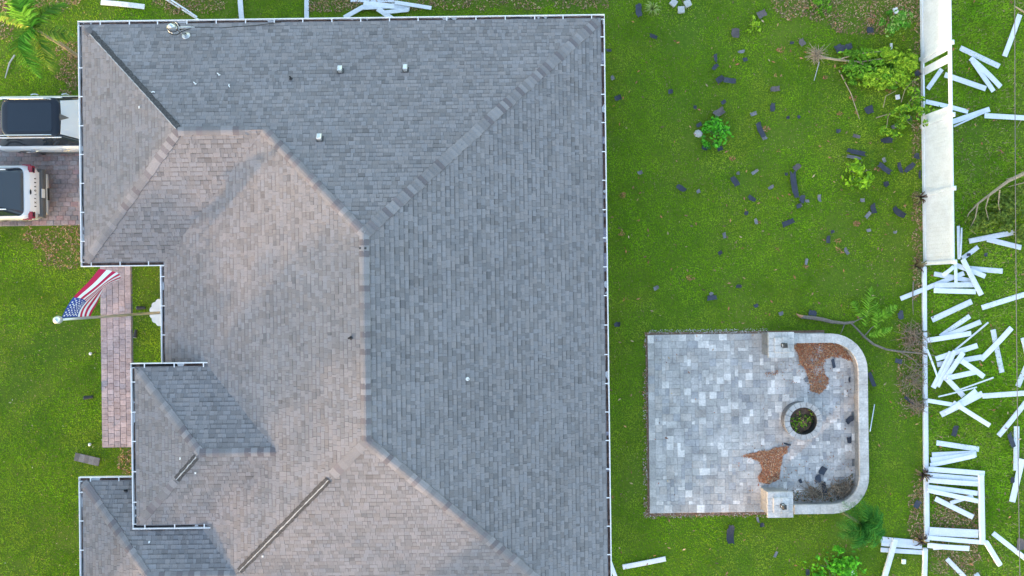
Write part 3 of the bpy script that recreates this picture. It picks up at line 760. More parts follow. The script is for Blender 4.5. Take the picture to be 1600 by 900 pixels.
# long bottom rails left on the ground where the panels blew away
def rail(x0, y0, x1, y1, w_, z, label, name='fence_rail', hgt=.09, mt='vinyl', group='fence rails on the ground'):
    a, b = P(x0, y0, z), P(x1, y1, z); c = (a + b) / 2; d = b - a; L = d.length; ang = math.atan2(d.y, d.x)
    wd = w_ / (FPX / (CAM_H - z)); m = MB()
    m.box(-L / 2, L / 2, -wd / 2, wd / 2, 0, hgt, bev=.01)
    for e in (-1, 1): m.box(e * L / 2 - .02, e * L / 2 + .02, -wd / 2 + .02, wd / 2 - .02, .015, hgt - .015)
    o = m.build(name, MATS[mt], None, loc=(c.x, c.y, z), color=(.97, .97, .98), label=label, cat='fence rail', group=group); o.rotation_euler[2] = ang; return o
rail(1443, 417, 1443.5, 516, 6.0, .03, 'white rail on the ground running down from the standing fence end')
rail(1443.8, 519, 1444.5, 622, 6.0, .03, 'white ground rail crossed by the long bare branch')
rail(1444.7, 625, 1445.5, 734, 6.8, .03, 'white ground rail right of the fire pit, above the fallen panel')
rail(1446, 738, 1447, 846, 7.2, .03, 'white ground rail at the left side of the fallen panel')
rail(1444.5, 856, 1443, 915, 6.8, .03, 'white ground rail cut by the bottom edge of the photo')
rail(1531.5, 742, 1533.5, 848, 8.0, .15, 'white top rail at the right side of the fallen panel')
rail(1398, 842, 1379, 908, 7.5, .14, 'white rail slanting to the bottom edge near the feathery palm')
rail(1539, 846, 1561, 882, 7.5, .10, 'short slanted white rail below the fallen panel corner')

# ---- loose pickets: (x0, y0, x1, y1, width px) by zone
PL = {
 'right of the standing fence': [(1593, 23, 1569, 88, 8), (1500, 75, 1561, 104, 8), (1516, 91, 1563, 136, 8), (1519, 95, 1552, 143, 7.5), (1476, 117, 1540, 139, 8), (1471, 108, 1449, 139, 7), (1446, 159, 1512, 175, 7), (1484, 192, 1546, 171, 8), (1490, 198, 1540, 175, 2.5), (1538, 181, 1608, 185, 8)],
 'forming a Y below the broken limb': [(1514, 377, 1585, 363, 8), (1542, 374, 1595, 387, 8)],
 'heaped at the standing fence end': [(1503, 404, 1528, 386, 7), (1505, 419, 1566, 424, 8), (1492, 414, 1539, 432, 7.5), (1459, 428, 1520, 440, 7.5), (1407, 467, 1506, 427, 7), (1460, 446, 1522, 445, 8), (1459, 454, 1524, 456, 8), (1504, 405, 1533, 461, 8), (1492, 412, 1493, 446, 5), (1446, 411, 1490, 408, 8), (1497, 353, 1498, 405, 4.5), (1502, 356, 1500, 402, 2.5), (1473, 430, 1490, 417, 6)],
 'fanned out above the big heap': [(1534, 481, 1608, 458, 8), (1456, 500, 1518, 471, 9), (1469, 526, 1515, 494, 7.5), (1471, 528, 1532, 503, 7.5), (1449, 532, 1517, 521, 8), (1492, 547, 1544, 504, 2.5)],
 'crossed in an X near the overhead wire': [(1551, 515, 1565, 582, 8), (1580, 512, 1532, 562, 8)],
 'in the big heap beside the rail': [(1462, 561, 1527, 540, 8), (1464, 570, 1534, 558, 8), (1458, 606, 1486, 550, 8), (1465, 604, 1492, 548, 7), (1475, 594, 1505, 551, 8), (1502, 564, 1537, 589, 8), (1480, 591, 1526, 581, 8), (1480, 593, 1505, 619, 8), (1499, 609, 1552, 590, 2.2), (1466, 620, 1526, 605, 2.2), (1448, 546, 1464, 588, 3)],
 'in the lower tangle beside the rail': [(1525, 610, 1493, 634, 8), (1470, 648, 1535, 615, 9), (1449, 626, 1503, 635, 6.5), (1489, 629, 1546, 665, 7), (1478, 645, 1500, 630, 7)],
 'near the right edge': [(1535, 619, 1608, 614, 8), (1590, 604, 1604, 572, 8), (1597, 528, 1603, 552, 6), (1560, 681, 1606, 624, 8), (1588, 666, 1587, 735, 8), (1597, 717, 1581, 784, 9)],
 'just above the fallen panel': [(1463, 692, 1529, 702, 8), (1456, 711, 1525, 708, 8), (1454, 719, 1525, 710, 8), (1453, 727, 1523, 712, 7)],
 'still spanning the fallen panel': [(1450, 733, 1538, 740, 8), (1448, 742, 1530, 749, 7.5), (1448, 750, 1528, 756, 8), (1449, 761, 1527, 771, 7.5), (1449, 766, 1528, 783, 7), (1461, 779, 1520, 808, 8), (1485, 786, 1520, 775, 6), (1452, 830, 1528, 834, 13), (1449, 840, 1543, 848, 7), (1449, 852, 1514, 857, 8), (1458, 857, 1480, 855, 5)],
 'between feathery palm and ground rail': [(1376, 843, 1440, 849, 9), (1377, 850, 1440, 855, 6), (1376, 859, 1441, 863, 7)],
 'in the bottom right corner': [(1551, 833, 1606, 876, 7.5), (1479, 873, 1507, 902, 7), (1524, 896, 1530, 908, 8)],
 'below the patio near the house': [(973, 886, 1040, 873, 8), (953, 878, 964, 908, 6)],
 'at the top left roof edge': [(158, 4, 226, 11, 8), (256, -3, 310, 31, 2.8), (264, -2, 308, 27, 2.2), (375, -6, 378, 33, 8), (479, -6, 479, 31, 7)],
 'in the heap above the roof edge': [(548, 1, 617, 2, 5), (568, 6, 640, 14, 8), (566, 12, 632, 9, 8), (617, 4, 674, 13, 6), (538, 28, 568, 11, 7), (590, 14, 613, 30, 8), (598, 20, 638, 16, 6)],
}
def segd(p, q):
    best = 9e9
    for i in range(13):
        a = (p[0] + (p[2] - p[0]) * i / 12, p[1] + (p[3] - p[1]) * i / 12)
        vx, vy = q[2] - q[0], q[3] - q[1]; t = max(0, min(1, ((a[0] - q[0]) * vx + (a[1] - q[1]) * vy) / (vx * vx + vy * vy + 1e-9)))
        best = min(best, math.hypot(a[0] - q[0] - vx * t, a[1] - q[1] - vy * t))
    return best
placed = []
for zone, lst in PL.items():
    order = sorted(range(len(lst)), key=lambda i: (lst[i][1] + lst[i][3]) / 2); rank = {i: k for k, i in enumerate(order)}
    for i, p in enumerate(lst):
        lv = 0
        for q, l in placed:
            if segd(p, q) < (p[4] + q[4]) / 2 + .3: lv = max(lv, l + 1)
        placed.append((p, lv)); z = 0.035 + lv * 0.026
        if 'spanning' in zone: z = max(z, .125 + .012 * (i % 5) + lv * .012)
        s = FPX / (CAM_H - z); a, b = P(p[0], p[1], z), P(p[2], p[3], z); c = (a + b) / 2; d = b - a
        thin = p[4] < 4; long_ = d.length > 2.0; short = d.length < 0.9
        m = MB(); wd = p[4] / s; profile_board(d.length, wd - .012, .022, Matrix.Identity(4), m, random.choice((-.008, .004, .012, .02, .035)), 6)
        dirty = 'top left' in zone
        look = ('thin white vinyl strip' if thin else 'long white vinyl board' if long_ else 'short white vinyl picket' if short else 'white vinyl picket')
        lab = f"{look}, {ORD[rank[i]]} of those {zone}" if len(lst) > 2 else f"{look}, {('upper', 'lower')[rank[i]]} one of two {zone}"
        v = random.uniform(.86, 1.04)
        o = m.build('fence_picket', MATS['vinyl_dirty' if dirty and i < 2 else 'vinyl'], None, loc=(c.x, c.y, z), color=(v, v, v), label=lab, cat='picket', group='fence pickets ' + zone)
        o.rotation_euler = (random.uniform(-.09, .09), 0, math.atan2(d.y, d.x))
# thin strip leaning on the outside of the seat wall
m = MB(); a, b = P(1366.5, 632, .03), P(1359.5, 674, .48); m.tube([a, b], .022, 4)
m.build('vinyl_strip', MATS['vinyl'], label='thin white strip leaning on the outside of the seat wall', cat='strip')
def bit(px, py, w_, l_, h_, ang, label, cat, name, mt, z=0.04, col=(1, 1, 1), on=None):
    c = P(px, py, z) if on is None else on
    m = MB(); a, b = w_ / 84, l_ / 84
    pts = [(-a, -b), (-a * .2, -b * 1.08), (a, -b * .9), (a * .94, b * .2), (a * .9, b), (-a * .3, b * .93), (-a * 1.05, b * .96)]
    m.prism(pts, 0, h_); o = m.build(name, MATS[mt], None, loc=(c.x, c.y, c.z), color=col, label=label, cat=cat); o.rotation_euler[2] = ang; return o
for a in ((1402, 152, 6, 7, .1, 'small white block in the branches left of the broken panel'), (1411.5, 877, 6, 7, -.1, 'small white block on the grass left of the bottom ground rail'), (1330, 895, 8, 7, .3, 'white scrap beside the bright shrub at the bottom edge'), (1399, 17, 7, 9, .3, 'grey white scrap above the small round shrub at the top'), (1392, 73, 3, 10, .0, 'upright white chip in the uprooted shrub foliage')):
    bit(a[0], a[1], a[2], a[3], .05, a[4], a[5], 'scrap', 'vinyl_scrap', 'white_plastic')
for a in ((1052, 5, 'upper left'), (1064, 16, 'lowest'), (1074, 6, 'upper right')):
    bit(a[0], a[1], 10, 10, .09, random.random(), f'pale concrete chunk, {a[2]} of three at the top edge', 'chunk', 'concrete_chunk', 'concrete')
# ================================================================== SHINGLE DEBRIS  (x, y, w, l, angle deg, shade)
DK, GY, BR = (0.035, 0.042, 0.062), (0.17, 0.17, 0.185), (0.10, 0.085, 0.085)
DEB = {
 'beside the top right roof corner': [(998, 17, 9, 21, 4, DK), (1021, 57, 13, 6, -20, DK), (957, 122, 7, 9, 20, GY), (965, 153, 11, 8, 10, DK), (1047, 143, 8, 7, 5, DK), (951, 79, 8, 4, 0, DK)],
 'above the bright green clump': [(1118, 91, 5, 13, 5, DK), (1117, 105, 6, 12, -45, DK), (1125, 124, 13, 9, 30, DK), (1140, 126, 19, 8, -8, DK), (1158, 81, 13, 6, 8, GY), (1164, 93, 7, 6, 20, DK), (1149, 52, 12, 15, 0, BR), (1190, 22, 14, 11, 25, BR), (1130, 160, 8, 6, 30, DK), (1086, 168, 5, 5, 0, DK), (1092, 195, 9, 6, 20, DK)],
 'around the bright green clump': [(1123, 176, 17, 11, 30, BR), (1177, 178, 12, 7, 15, GY), (1188, 203, 8, 24, 22, DK), (1194, 215, 9, 9, 22, GY), (1101, 231, 9, 7, -20, DK), (1125, 232, 9, 7, 20, DK)],
 'left of the uprooted shrub': [(1253, 66, 9, 11, 30, BR), (1237, 67, 6, 4, 0, DK), (1207, 168, 8, 13, 5, DK), (1231, 184, 5, 5, 0, DK), (1248, 183, 5, 5, 0, DK), (1210, 139, 15, 8, 5, BR), (1312, 76, 14, 13, 20, DK), (1325, 73, 12, 9, 15, DK), (1359, 47, 10, 9, 0, DK)],
 'below the uprooted shrub': [(1358, 172, 13, 12, 20, DK), (1385, 219, 18, 9, 5, DK), (1420, 184, 8, 9, 10, DK), (1397, 198, 10, 8, 30, GY), (1338, 213, 12, 5, -15, BR), (1309, 205, 7, 6, 0, DK), (1433, 115, 9, 9, 30, DK)],
 'around the yellow green weed': [(1337, 238, 30, 7, -12, DK), (1334, 246, 26, 6, -12, GY), (1382, 263, 23, 8, -38, DK), (1406, 262, 6, 17, 20, DK), (1421, 262, 20, 8, 38, DK), (1432, 244, 8, 9, 0, DK), (1384, 287, 8, 7, 10, DK), (1437, 273, 4, 14, 0, DK), (1381, 250, 6, 10, 20, GY)],
 'left of the long dark strip': [(1064, 294, 15, 8, -35, DK), (1148, 283, 9, 17, 30, DK), (1174, 310, 13, 7, -30, DK), (1179, 269, 14, 6, 32, GY), (1091, 299, 7, 7, 20, GY), (1000, 270, 9, 7, 20, GY), (1166, 333, 6, 6, 0, DK), (1181, 346, 6, 11, 10, GY), (1132, 368, 6, 11, 15, GY), (1125, 395, 7, 6, 30, DK), (1153, 271, 6, 6, 0, GY)],
 'clustered at the long dark strip': [(1241, 290, 9, 41, 7, DK), (1253, 311, 8, 12, -8, DK), (1261, 314, 8, 6, 0, GY), (1248, 322, 9, 7, 10, DK), (1245, 261, 9, 12, -50, BR), (1204, 293, 12, 6, 30, GY), (1280, 310, 6, 13, 4, GY), (1231, 348, 20, 8, 22, DK), (1228, 272, 5, 4, 0, DK)],
 'in the middle of the back lawn': [(1364, 326, 8, 15, 12, DK), (1356, 336, 7, 15, -40, GY), (1404, 332, 22, 10, -38, DK), (1347, 313, 9, 7, 0, GY), (1384, 288, 7, 7, 30, DK), (1294, 374, 6, 13, -5, DK), (1322, 392, 6, 14, 28, GY), (1300, 362, 6, 5, 20, DK), (1357, 360, 8, 6, 20, GY), (1260, 409, 5, 12, -8, GY), (1398, 363, 7, 5, 0, GY)],
 'on the lawn above the patio': [(1112, 465, 15, 8, 10, DK), (1111, 459, 7, 6, 40, GY), (1025, 450, 10, 7, 30, GY), (1181, 478, 7, 6, 20, DK), (964, 507, 10, 8, 5, DK), (1154, 447, 9, 5, 0, DK), (1220, 490, 9, 7, 20, GY), (1269, 489, 12, 9, -10, DK)],
 'among the branches by the ground rail': [(1407, 492, 9, 13, 10, DK), (1403, 564, 11, 7, -15, DK), (1362, 593, 6, 24, 20, DK), (1433, 788, 9, 13, -30, DK), (1420, 625, 18, 6, -40, DK)],
 'on the lawn below the patio': [(1141, 835, 11, 30, -2, DK), (1184, 812, 4, 11, 15, GY), (1190, 820, 7, 6, 10, DK), (1212, 866, 5, 12, -25, GY), (1262, 894, 6, 10, 0, DK)],
 'among the loose pickets': [(1492, 673, 8, 17, -18, DK), (1580, 688, 7, 24, 18, DK), (1582, 750, 6, 9, 0, DK), (1540, 398, 5, 6, 0, DK), (1513, 398, 6, 5, 0, DK), (1595, 850, 12, 18, 0, BR)],
}
def scrap(px, py, w_, l_, ang, col, label, group, z=0.075):
    c = P(px, py, z); a, b = w_ / 84, l_ / 84; m = MB(); n = 4; r_ = random.Random(int(px * 7 + py))
    # a curled, torn-edged sheet of shingle with a real thickness
    lng = b >= a; NX, NY = 4, 4; cur = r_.uniform(.01, .05); top = []
    for i in range(NX + 1):
        for j in range(NY + 1):
            u, v = i / NX * 2 - 1, j / NY * 2 - 1
            jx = (r_.uniform(-.16, .08) if abs(u) == 1 else 0) * u; jy = (r_.uniform(-.18, .08) if abs(v) == 1 else 0) * v
            if abs(u) == 1 and abs(v) == 1 and r_.random() < .35: jx -= .3 * u; jy -= .25 * v
            zz = cur * (v * v if lng else u * u) + r_.uniform(-.002, .004)
            top.append(((u + jx) * a, (v + jy) * b, zz + .008))
    k = NY + 1; fs = [(i * k + j, (i + 1) * k + j, (i + 1) * k + j + 1, i * k + j + 1) for i in range(NX) for j in range(NY)]
    N = len(top); vs = top + [(x, y, q - .008) for x, y, q in top]
    fs += [tuple(N + q for q in reversed(f)) for f in fs[:NX * NY]]
    bd = [j for j in range(k)] + [i * k + NY for i in range(1, NX + 1)] + [NX * k + j for j in range(NY - 1, -1, -1)] + [i * k for i in range(NX - 1, 0, -1)]
    fs += [(bd[i], bd[(i + 1) % len(bd)], N + bd[(i + 1) % len(bd)], N + bd[i]) for i in range(len(bd))]
    m.add(vs, fs); v = r_.uniform(.8, 1.3)
    o = m.build('shingle_scrap', MATS['scrap_obj'], None, loc=c, color=tuple(q * v for q in col), label=label, cat='shingle scrap', group=group)
    o.rotation_euler[2] = R(ang); return o
for zone, lst in DEB.items():
    order = sorted(range(len(lst)), key=lambda i: lst[i][1]); rank = {i: k for k, i in enumerate(order)}
    for i, (x, y, w_, l_, ang, col) in enumerate(lst):
        big = max(w_, l_); look = ('long ' if big > 19 else 'small ' if big < 9.5 else '') + ('dark' if col is DK else 'grey' if col is GY else 'brownish') + ' shingle scrap'
        scrap(x, y, w_ * (.85 if col is GY else 1.02), l_ * (.85 if col is GY else 1.02), ang, col, f'{look}, {ORD[rank[i]]} of those {zone}', 'shingle scraps ' + zone)
# on the patio
for x, y, w_, l_, ang, lab in ((1302, 568, 5, 14, 10, 'dark shingle scrap on the patio right of the upper leaf pile'), (1327, 593, 3, 9, 0, 'narrow dark shingle scrap on the patio against the seat wall'), (1260, 593, 7, 7, 20, 'grey shingle scrap left of the upper leaf pile'), (1327, 656, 14, 9, 35, 'dark square shingle scrap on the patio right of the fire pit'), (1327, 688, 7, 11, 10, 'dark shingle scrap low on the patio right of the fire pit'), (1285, 735, 10, 13, -30, 'upper dark shingle scrap in the twig pile on the patio'), (1278, 748, 9, 12, 10, 'middle dark shingle scrap in the twig pile on the patio'), (1287, 760, 7, 16, 10, 'lower dark shingle scrap in the twig pile on the patio'), (1250, 751, 5, 7, 20, 'small dark scrap left of the twig pile on the patio'), (1230, 694, 12, 3, -15, 'thin dark scrap below the fire pit on the patio'), (1286, 771, 14, 6, 10, 'dark scrap at the foot of the lower seat wall bend')):
    scrap(x, y, w_, l_, ang, DK if 'grey' not in lab else GY, lab, 'shingle scraps on the patio', z=.09)
# strip of joined ridge caps on the front lawn
t = thing('ridge_cap_strip', 'grey strip of joined ridge cap shingles on the front lawn', 'shingle strip', P(134, 717, .05), R(-13))
for k in range(5):
    m = MB(); x = -.42 + k * .185; m.box(x, x + .215, -.15, .15, .001 + k * .004, .014 + k * .006, bev=.004); v = (.7, 1.15, .8, 1.2, .9)[k]; m.build('cap_shingle', MATS['scrap_obj'], t, color=(.15 * v, .155 * v, .17 * v))
# white plastic clips lying on the roof
for x, y, a, lab in ((240, 144, 0, 'white V shaped clip on the roof by the stripped hip'), (305, 131, 1, 'white clip on the roof left of the other two'), (342, 117, 1, 'white clip on the roof, topmost one'), (358, 135, 2, 'white hooked clip on the roof, right one'), (219, 168, 3, 'white clip on the roof slope below the stripped hip'), (411, 868, 3, 'white star shaped scrap on the lower roof'), (283, 716, 3, 'white chip on the porch roof left of the bare hip'), (306, 738, 3, 'white chip on the porch roof right of the bare hip'), (234, 847, 3, 'white chip on the roof below the porch gutter')):
    M = slope_frame(x, y); m = MB(); L = .065
    if a in (0, 2): m.box(-L, 0, -.014, .014, .02, .045, M=M @ Matrix.Rotation(.7 if a == 0 else 2.2, 4, 'Z')); m.box(0, L, -.013, .013, .02, .043, M=M @ Matrix.Rotation(-.5 + a, 4, 'Z'))
    elif a == 1: m.box(-L, L, -.015, .015, .02, .04, M=M @ Matrix.Rotation(-.8, 4, 'Z')); m.box(L - .02, L, -.03, .03, .02, .05, M=M @ Matrix.Rotation(-.8, 4, 'Z'))
    else: m.box(-.04, .04, -.012, .012, .03, .042, M=M @ Matrix.Rotation(.9, 4, 'Z')); m.box(-.012, .012, -.035, .035, .03, .045, M=M @ Matrix.Rotation(.6, 4, 'Z'))
    c = M.translation.copy(); m.v = [tuple(Vector(v) - c) for v in m.v]
    m.build('plastic_clip', MATS['white_plastic'], None, loc=c, label=lab, cat='scrap', group='white scraps on the roof')

# ================================================================== FRONT YARD
def path_light(px, py, ang, label, white):
    c = P(px, py, .1); t = thing('path_light', label, 'path light', (c.x, c.y, 0), ang, 'path lights')
    if white:
        m = MB(); m.tube([(0, 0, 0), (0, 0, .28)], .014, 8); m.build('stake', MATS['dark_metal'], t)
        m = MB(); m.lathe([(.03, .22), (.05, .24), (.058, .27), (.04, .295), (.0, .305)], 16); m.build('lamp_head', MATS['white_plastic'], t, smooth=True)
    else:
        m = MB(); m.tube([(0, 0, 0), (0, 0, .12)], .014, 8); m.build('stake', MATS['dark_metal'], t)
        m = MB(); m.tube([(-.14, 0, .12), (-.03, 0, .14), (.10, 0, .17), (.15, 0, .18)], [.05, .06, .075, .08], 12); m.build('lamp_head', MATS['dark_metal'], t)
        m = MB(); m.tube([(.15, 0, .18), (.16, 0, .182)], .065, 12); m.build('lens', MATS['steel'], t)
path_light(222, 481, math.pi, 'black spotlight between the walkway and the round white bed edging', False)
path_light(213, 521, -1.6, 'black spotlight at the right side of the walkway', False)
path_light(145.5, 552, 0, 'upper white path light left of the walkway', True)
path_light(140, 620.5, math.pi + .1, 'slim dark spotlight left of the walkway', False)
path_light(144.5, 693, 0, 'lower white path light left of the walkway end', True)

base = P(258, 488, 0)
ring = MB(); n = 14; pts = []
for i in range(n * 6):
    a = 2 * math.pi * i / (n * 6); r_ = .50 + .045 * abs(math.sin(a * n / 2)); pts.append((r_ * math.cos(a), r_ * math.sin(a)))
ring.prism(pts, 0.0, .08); ring.build('scalloped_base', MATS['white_plastic'], loc=(base.x, base.y, 0.012), label='white scalloped round base at the foot of the flagpole', cat='flagpole base')
fp = thing('flagpole', 'tall silver flagpole with ball finial beside the walkway', 'flagpole', (base.x, base.y, .09))
PH = 5.78
m = MB(); m.tube([(0, 0, 0), (0, 0, 2.2), (0, 0, 4.2), (0, 0, PH)], [.052, .047, .04, .034], 14); m.build('pole', MATS['steel'], fp, smooth=True)
m = MB(); m.lathe([(.001, PH + .26), (.06, PH + .245), (.10, PH + .20), (.117, PH + .13), (.10, PH + .06), (.06, PH + .015), (.03, PH)], 22); m.build('ball_finial', MATS['metal_vent'], fp, smooth=True)
m = MB(); m.tube([(.04, 0, PH - .12), (-.04, .04, PH - .05), (-.06, .05, PH - .08)], .018, 6); m.build('truck', MATS['steel'], fp)
# flag
HW, FL = 1.34, 1.95; NU, NV = 80, 52; V = np.zeros(((NU + 1) * (NV + 1), 3)); C = np.zeros((NU * NV, 3)); F = np.zeros((NU * NV, 4), int)
hx, hy, hz = base.x, base.y + .045, PH + .05
for i in range(NU + 1):
    u = i / NU
    for j in range(NV + 1):
        v = j / NV                                            # 0 top edge, 1 bottom edge
        y = u ** .95 * (1.40 * (1 - v) + .86 * v) + .05 * math.sin(7 * u + 3 * v) * u
        x = u * (.34 * (1 - v) + .02 * v) + .80 * math.sin(math.pi * min(1, v * 1.25)) * u ** 2.2 + .10 * math.sin(7.5 * v + 1.5 * u) * u ** .8
        z = -HW * v * (1 - .06 * u) - 1.0 * u ** 1.3 * (1 - .25 * v) + .06 * math.sin(9 * v + 5 * u) * u
        V[i * (NV + 1) + j] = (hx + x, hy + y, hz + z)
red, white, blue = (0.50, 0.02, 0.075), (0.80, 0.80, 0.82), (0.035, 0.07, 0.30)
for i in range(NU):
    for j in range(NV):
        k = i * NV + j; a = i * (NV + 1) + j; F[k] = (a, a + NV + 1, a + NV + 2, a + 1)
        st = j // 4; c = red if st % 2 == 0 else white
        if i < 32 and j < 28:
            c = blue; sx, sy = i / 32 * 12, j / 28 * 10       # 50 stars, staggered rows
            gx, gy = round(sx), round(sy)
            if 1 <= gx <= 11 and 1 <= gy <= 9 and (gx + gy) % 2 == 0 and abs(sx + .19 - gx) < .42 and abs(sy + .18 - gy) < .40: c = white
        C[k] = c
mat('flag_cloth', (1, 1, 1), 0.75, 'attr', spec=0.2)
fo = fast_mesh('flag', MATS['flag_cloth'], V - np.array([hx, hy, hz]), F, C, loc=(hx, hy, hz), label='red white and blue striped flag with stars flying from the pole', cat='flag')
fo.data.shade_smooth()

# ================================================================== VEHICLES
mat('paint_white', (0.74, 0.75, 0.77), 0.25, coat=0.6)
mat('paint_black', (0.010, 0.014, 0.024), 0.10, coat=0.15, spec=0.4)
mat('roof_glass', (0.008, 0.016, 0.030), 0.05, coat=0.2)
mat('pale_windscreen', (0.60, 0.64, 0.66), 0.15, coat=0.5)
mat('chrome', (0.7, 0.7, 0.72), 0.15, metal=1.0)
mat('taillight', (0.30, 0.012, 0.03), 0.15, coat=0.5)
mat('grey_plastic', (0.10, 0.105, 0.11), 0.6)
mat('plate', (0.70, 0.72, 0.72), 0.4)
def loft(rows, closed=True):
    m = MB(); k = len(rows[0])
    for r_ in rows: m.v += [tuple(p) for p in r_]
    for i in range(len(rows) - 1):
        for j in range(k if closed else k - 1):
            m.f.append((i * k + j, i * k + (j + 1) % k, (i + 1) * k + (j + 1) % k, (i + 1) * k + j)); m.c.append(None)
    m.f.append(tuple(range(k))); m.c.append(None); m.f.append(tuple((len(rows) - 1) * k + j for j in range(k))); m.c.append(None); return m
def rrect(hx0, hx1, hw, rf, rr, n=5):
    """rounded plan outline: x from hx0 (rear) to hx1 (front), half width hw, corner radii front/rear"""
    o = []
    for cx, cy, r_, a0 in ((hx1 - rf, hw - rf, rf, 0), (hx0 + rr, hw - rr, rr, 90), (hx0 + rr, -hw + rr, rr, 180), (hx1 - rf, -hw + rf, rf, 270)):
        for i in range(n + 1): a = R(a0 + 90 * i / n) if a0 in (0, 180) else R(a0 + 90 * i / n); o.append((cx + r_ * math.cos(a), cy + r_ * math.sin(a)))
    return o
def suv(name, label, loc, rz, roofm, pale_screen):
    t = thing(name, label, 'car', loc, rz, 'cars on the driveway'); PW_ = MATS['paint_white']
    L0, L1 = -2.42, 2.22; W = .98
    def lvl(z, x0, x1, hw, rf, rr): return [(x, y, z) for x, y in rrect(x0, x1, hw, rf, rr)]
    loft([lvl(.30, L0 + .12, L1 - .15, W - .10, .35, .25), lvl(.42, L0 + .03, L1 - .04, W - .03, .40, .25), lvl(.70, L0, L1, W, .42, .26), lvl(.92, L0 + .02, L1 - .05, W - .01, .42, .26), lvl(1.03, L0 + .08, L1 - .25, W - .05, .45, .25), lvl(1.09, L0 + .14, 1.45, W - .10, .30, .22)]).build('body', PW_, t, smooth=False)
    m = loft([lvl(1.0, .9, L1 - .20, W - .12, .45, .1), lvl(1.09, .95, L1 - .38, W - .17, .45, .1), lvl(1.13, 1.0, L1 - .75, W - .30, .3, .1)]); m.build('hood', PW_, t)
    gl = loft([lvl(1.08, L0 + .20, 1.28, W - .115, .28, .20), lvl(1.40, L0 + .48, .80, W - .23, .26, .20), lvl(1.67, L0 + .80, .40, W - .31, .24, .20)]).build('side_glass', MATS['glass_dark'], t)
    # windscreen, a plain pale colour on the first car, slightly proud of the glasshouse
    m = MB(); a = [(1.27, W - .20, 1.11), (1.27, -W + .20, 1.11), (.415, -W + .40, 1.675), (.415, W - .40, 1.675)]
    n = 6
    for i in range(n):
        f0, f1 = i / n, (i + 1) / n; L_ = lambda p, q, f: Vector(p) * (1 - f) + Vector(q) * f
        q = [L_(a[0], a[1], f0), L_(a[0], a[1], f1), L_(a[3], a[2], f1), L_(a[3], a[2], f0)]
        bul = Vector((.05, 0, .035)); o_ = [p + bul * (1 - ((f - .5) * 2) ** 2) + Vector((.012, 0, .018)) for p, f in zip(q, (f0, f1, f1, f0))]
        m.poly(o_)
    ws = m.build('windscreen', MATS['pale_windscreen' if pale_screen else 'glass_dark'], t, smooth=True)
    m = MB(); m.tube([(.43, 0, 1.70), (.56, 0, 1.64), (.66, 0, 1.585)], [.14, .07, .02], 6); m.build('sensor_housing', MATS['grey_plastic'], t)
    rt = lambda z, g_: [(x, y, z) for x, y in rrect(L0 + .80 + g_, .44 - g_, W - .30 - g_, .30, .34, 8)]
    loft([rt(1.655, 0), rt(1.69, -.006), rt(1.715, .01), rt(1.735, .04), rt(1.748, .10), rt(1.756, .2), rt(1.760, .30)]).build('roof', MATS[roofm], t, smooth=True)
    m = MB(); m.prism(rrect(-1.35, .18, .50, .08, .08), 1.757, 1.764); m.build('roof_panel', MATS['roof_glass'], t)
    for s in (-1, 1):
        m = MB(); m.tube([(L0 + .75, s * (W - .36), 1.74), (L0 + .95, s * (W - .35), 1.79), (-.1, s * (W - .35), 1.79), (.15, s * (W - .36), 1.74)], .018, 8); m.build('roof_rail', MATS['chrome'], t)
        m = MB(); m.tube([(.50, s * (W - .30), 1.68), (1.25, s * (W - .13), 1.12)], .035, 8); m.build('pillar', MATS['paint_black'], t)
        m = MB(); m.tube([(L0 + .42, s * (W - .29), 1.665), (.45, s * (W - .29), 1.68)], .022, 8); m.build('roof_edge', PW_, t)
        for x in (.15, -.95): m = MB(); m.tube([(x - .13, s * (W + .012), .98), (x - .05, s * (W + .035), .985), (x + .05, s * (W + .035), .985), (x + .13, s * (W + .012), .98)], .022, 6); m.build('door_handle', MATS['chrome'], t)
        m = MB(); m.tube([(.88, s * (W - .12), 1.13), (.88, s * (W + .02), 1.17), (.86, s * (W + .13), 1.19), (.85, s * (W + .18), 1.18)], [.03, .06, .085, .05], 8); m.build('side_mirror', MATS['paint_black'], t, smooth=True)
        for x in (1.48, -1.42):
            c = (x, s * (W - .13), .36); wh = MB(); wh.tube([(x, s * (W - .23), .36), (x, s * (W - .02), .36)], .36, 24); wo = wh.build('wheel', MATS['rubber'], t)
            m = MB(); m.tube([(x, s * (W - .03), .36), (x, s * (W + .003), .36)], .24, 20); m.build('rim', MATS['chrome'], wo)
            m = MB()
            for k in range(13):
                a = math.pi * k / 12; b = math.pi * (k + 1) / 12
                if k < 12: m.poly([(x + .40 * math.cos(a), s * (W + .012), .36 + .40 * math.sin(a)), (x + .40 * math.cos(b), s * (W + .012), .36 + .40 * math.sin(b)), (x + .50 * math.cos(b), s * (W - .01), .36 + .50 * math.sin(b)), (x + .50 * math.cos(a), s * (W - .01), .36 + .50 * math.sin(a))])
            m.build('wheel_arch', MATS['grey_plastic'], t)
        m = MB(); m.box(-1.0, 1.05, s * (W - .06) - .05, s * (W - .06) + .05, .28, .44, bev=.02); m.build('sill', MATS['grey_plastic'], t)
        m = MB(); m.box(1.95, 2.18, s * .72 - .14, s * .72 + .14, .78, .90, bev=.03); m.build('headlight', MATS['chrome'], t)
    return t, L0, W
suv('parked_car', 'white sport utility vehicle with black roof, nose under the roof edge', (P(97, 185, 1.7).x - .46, P(60, 191, 1.1).y, .056), -.004, 'paint_black', True)
t, L0, W = suv('parked_car', 'white sport utility vehicle seen from behind with red tail lights', (P(58, 300, .75).x - 2.42, P(40, 299, 1.2).y, .056), math.pi, 'paint_black', False)
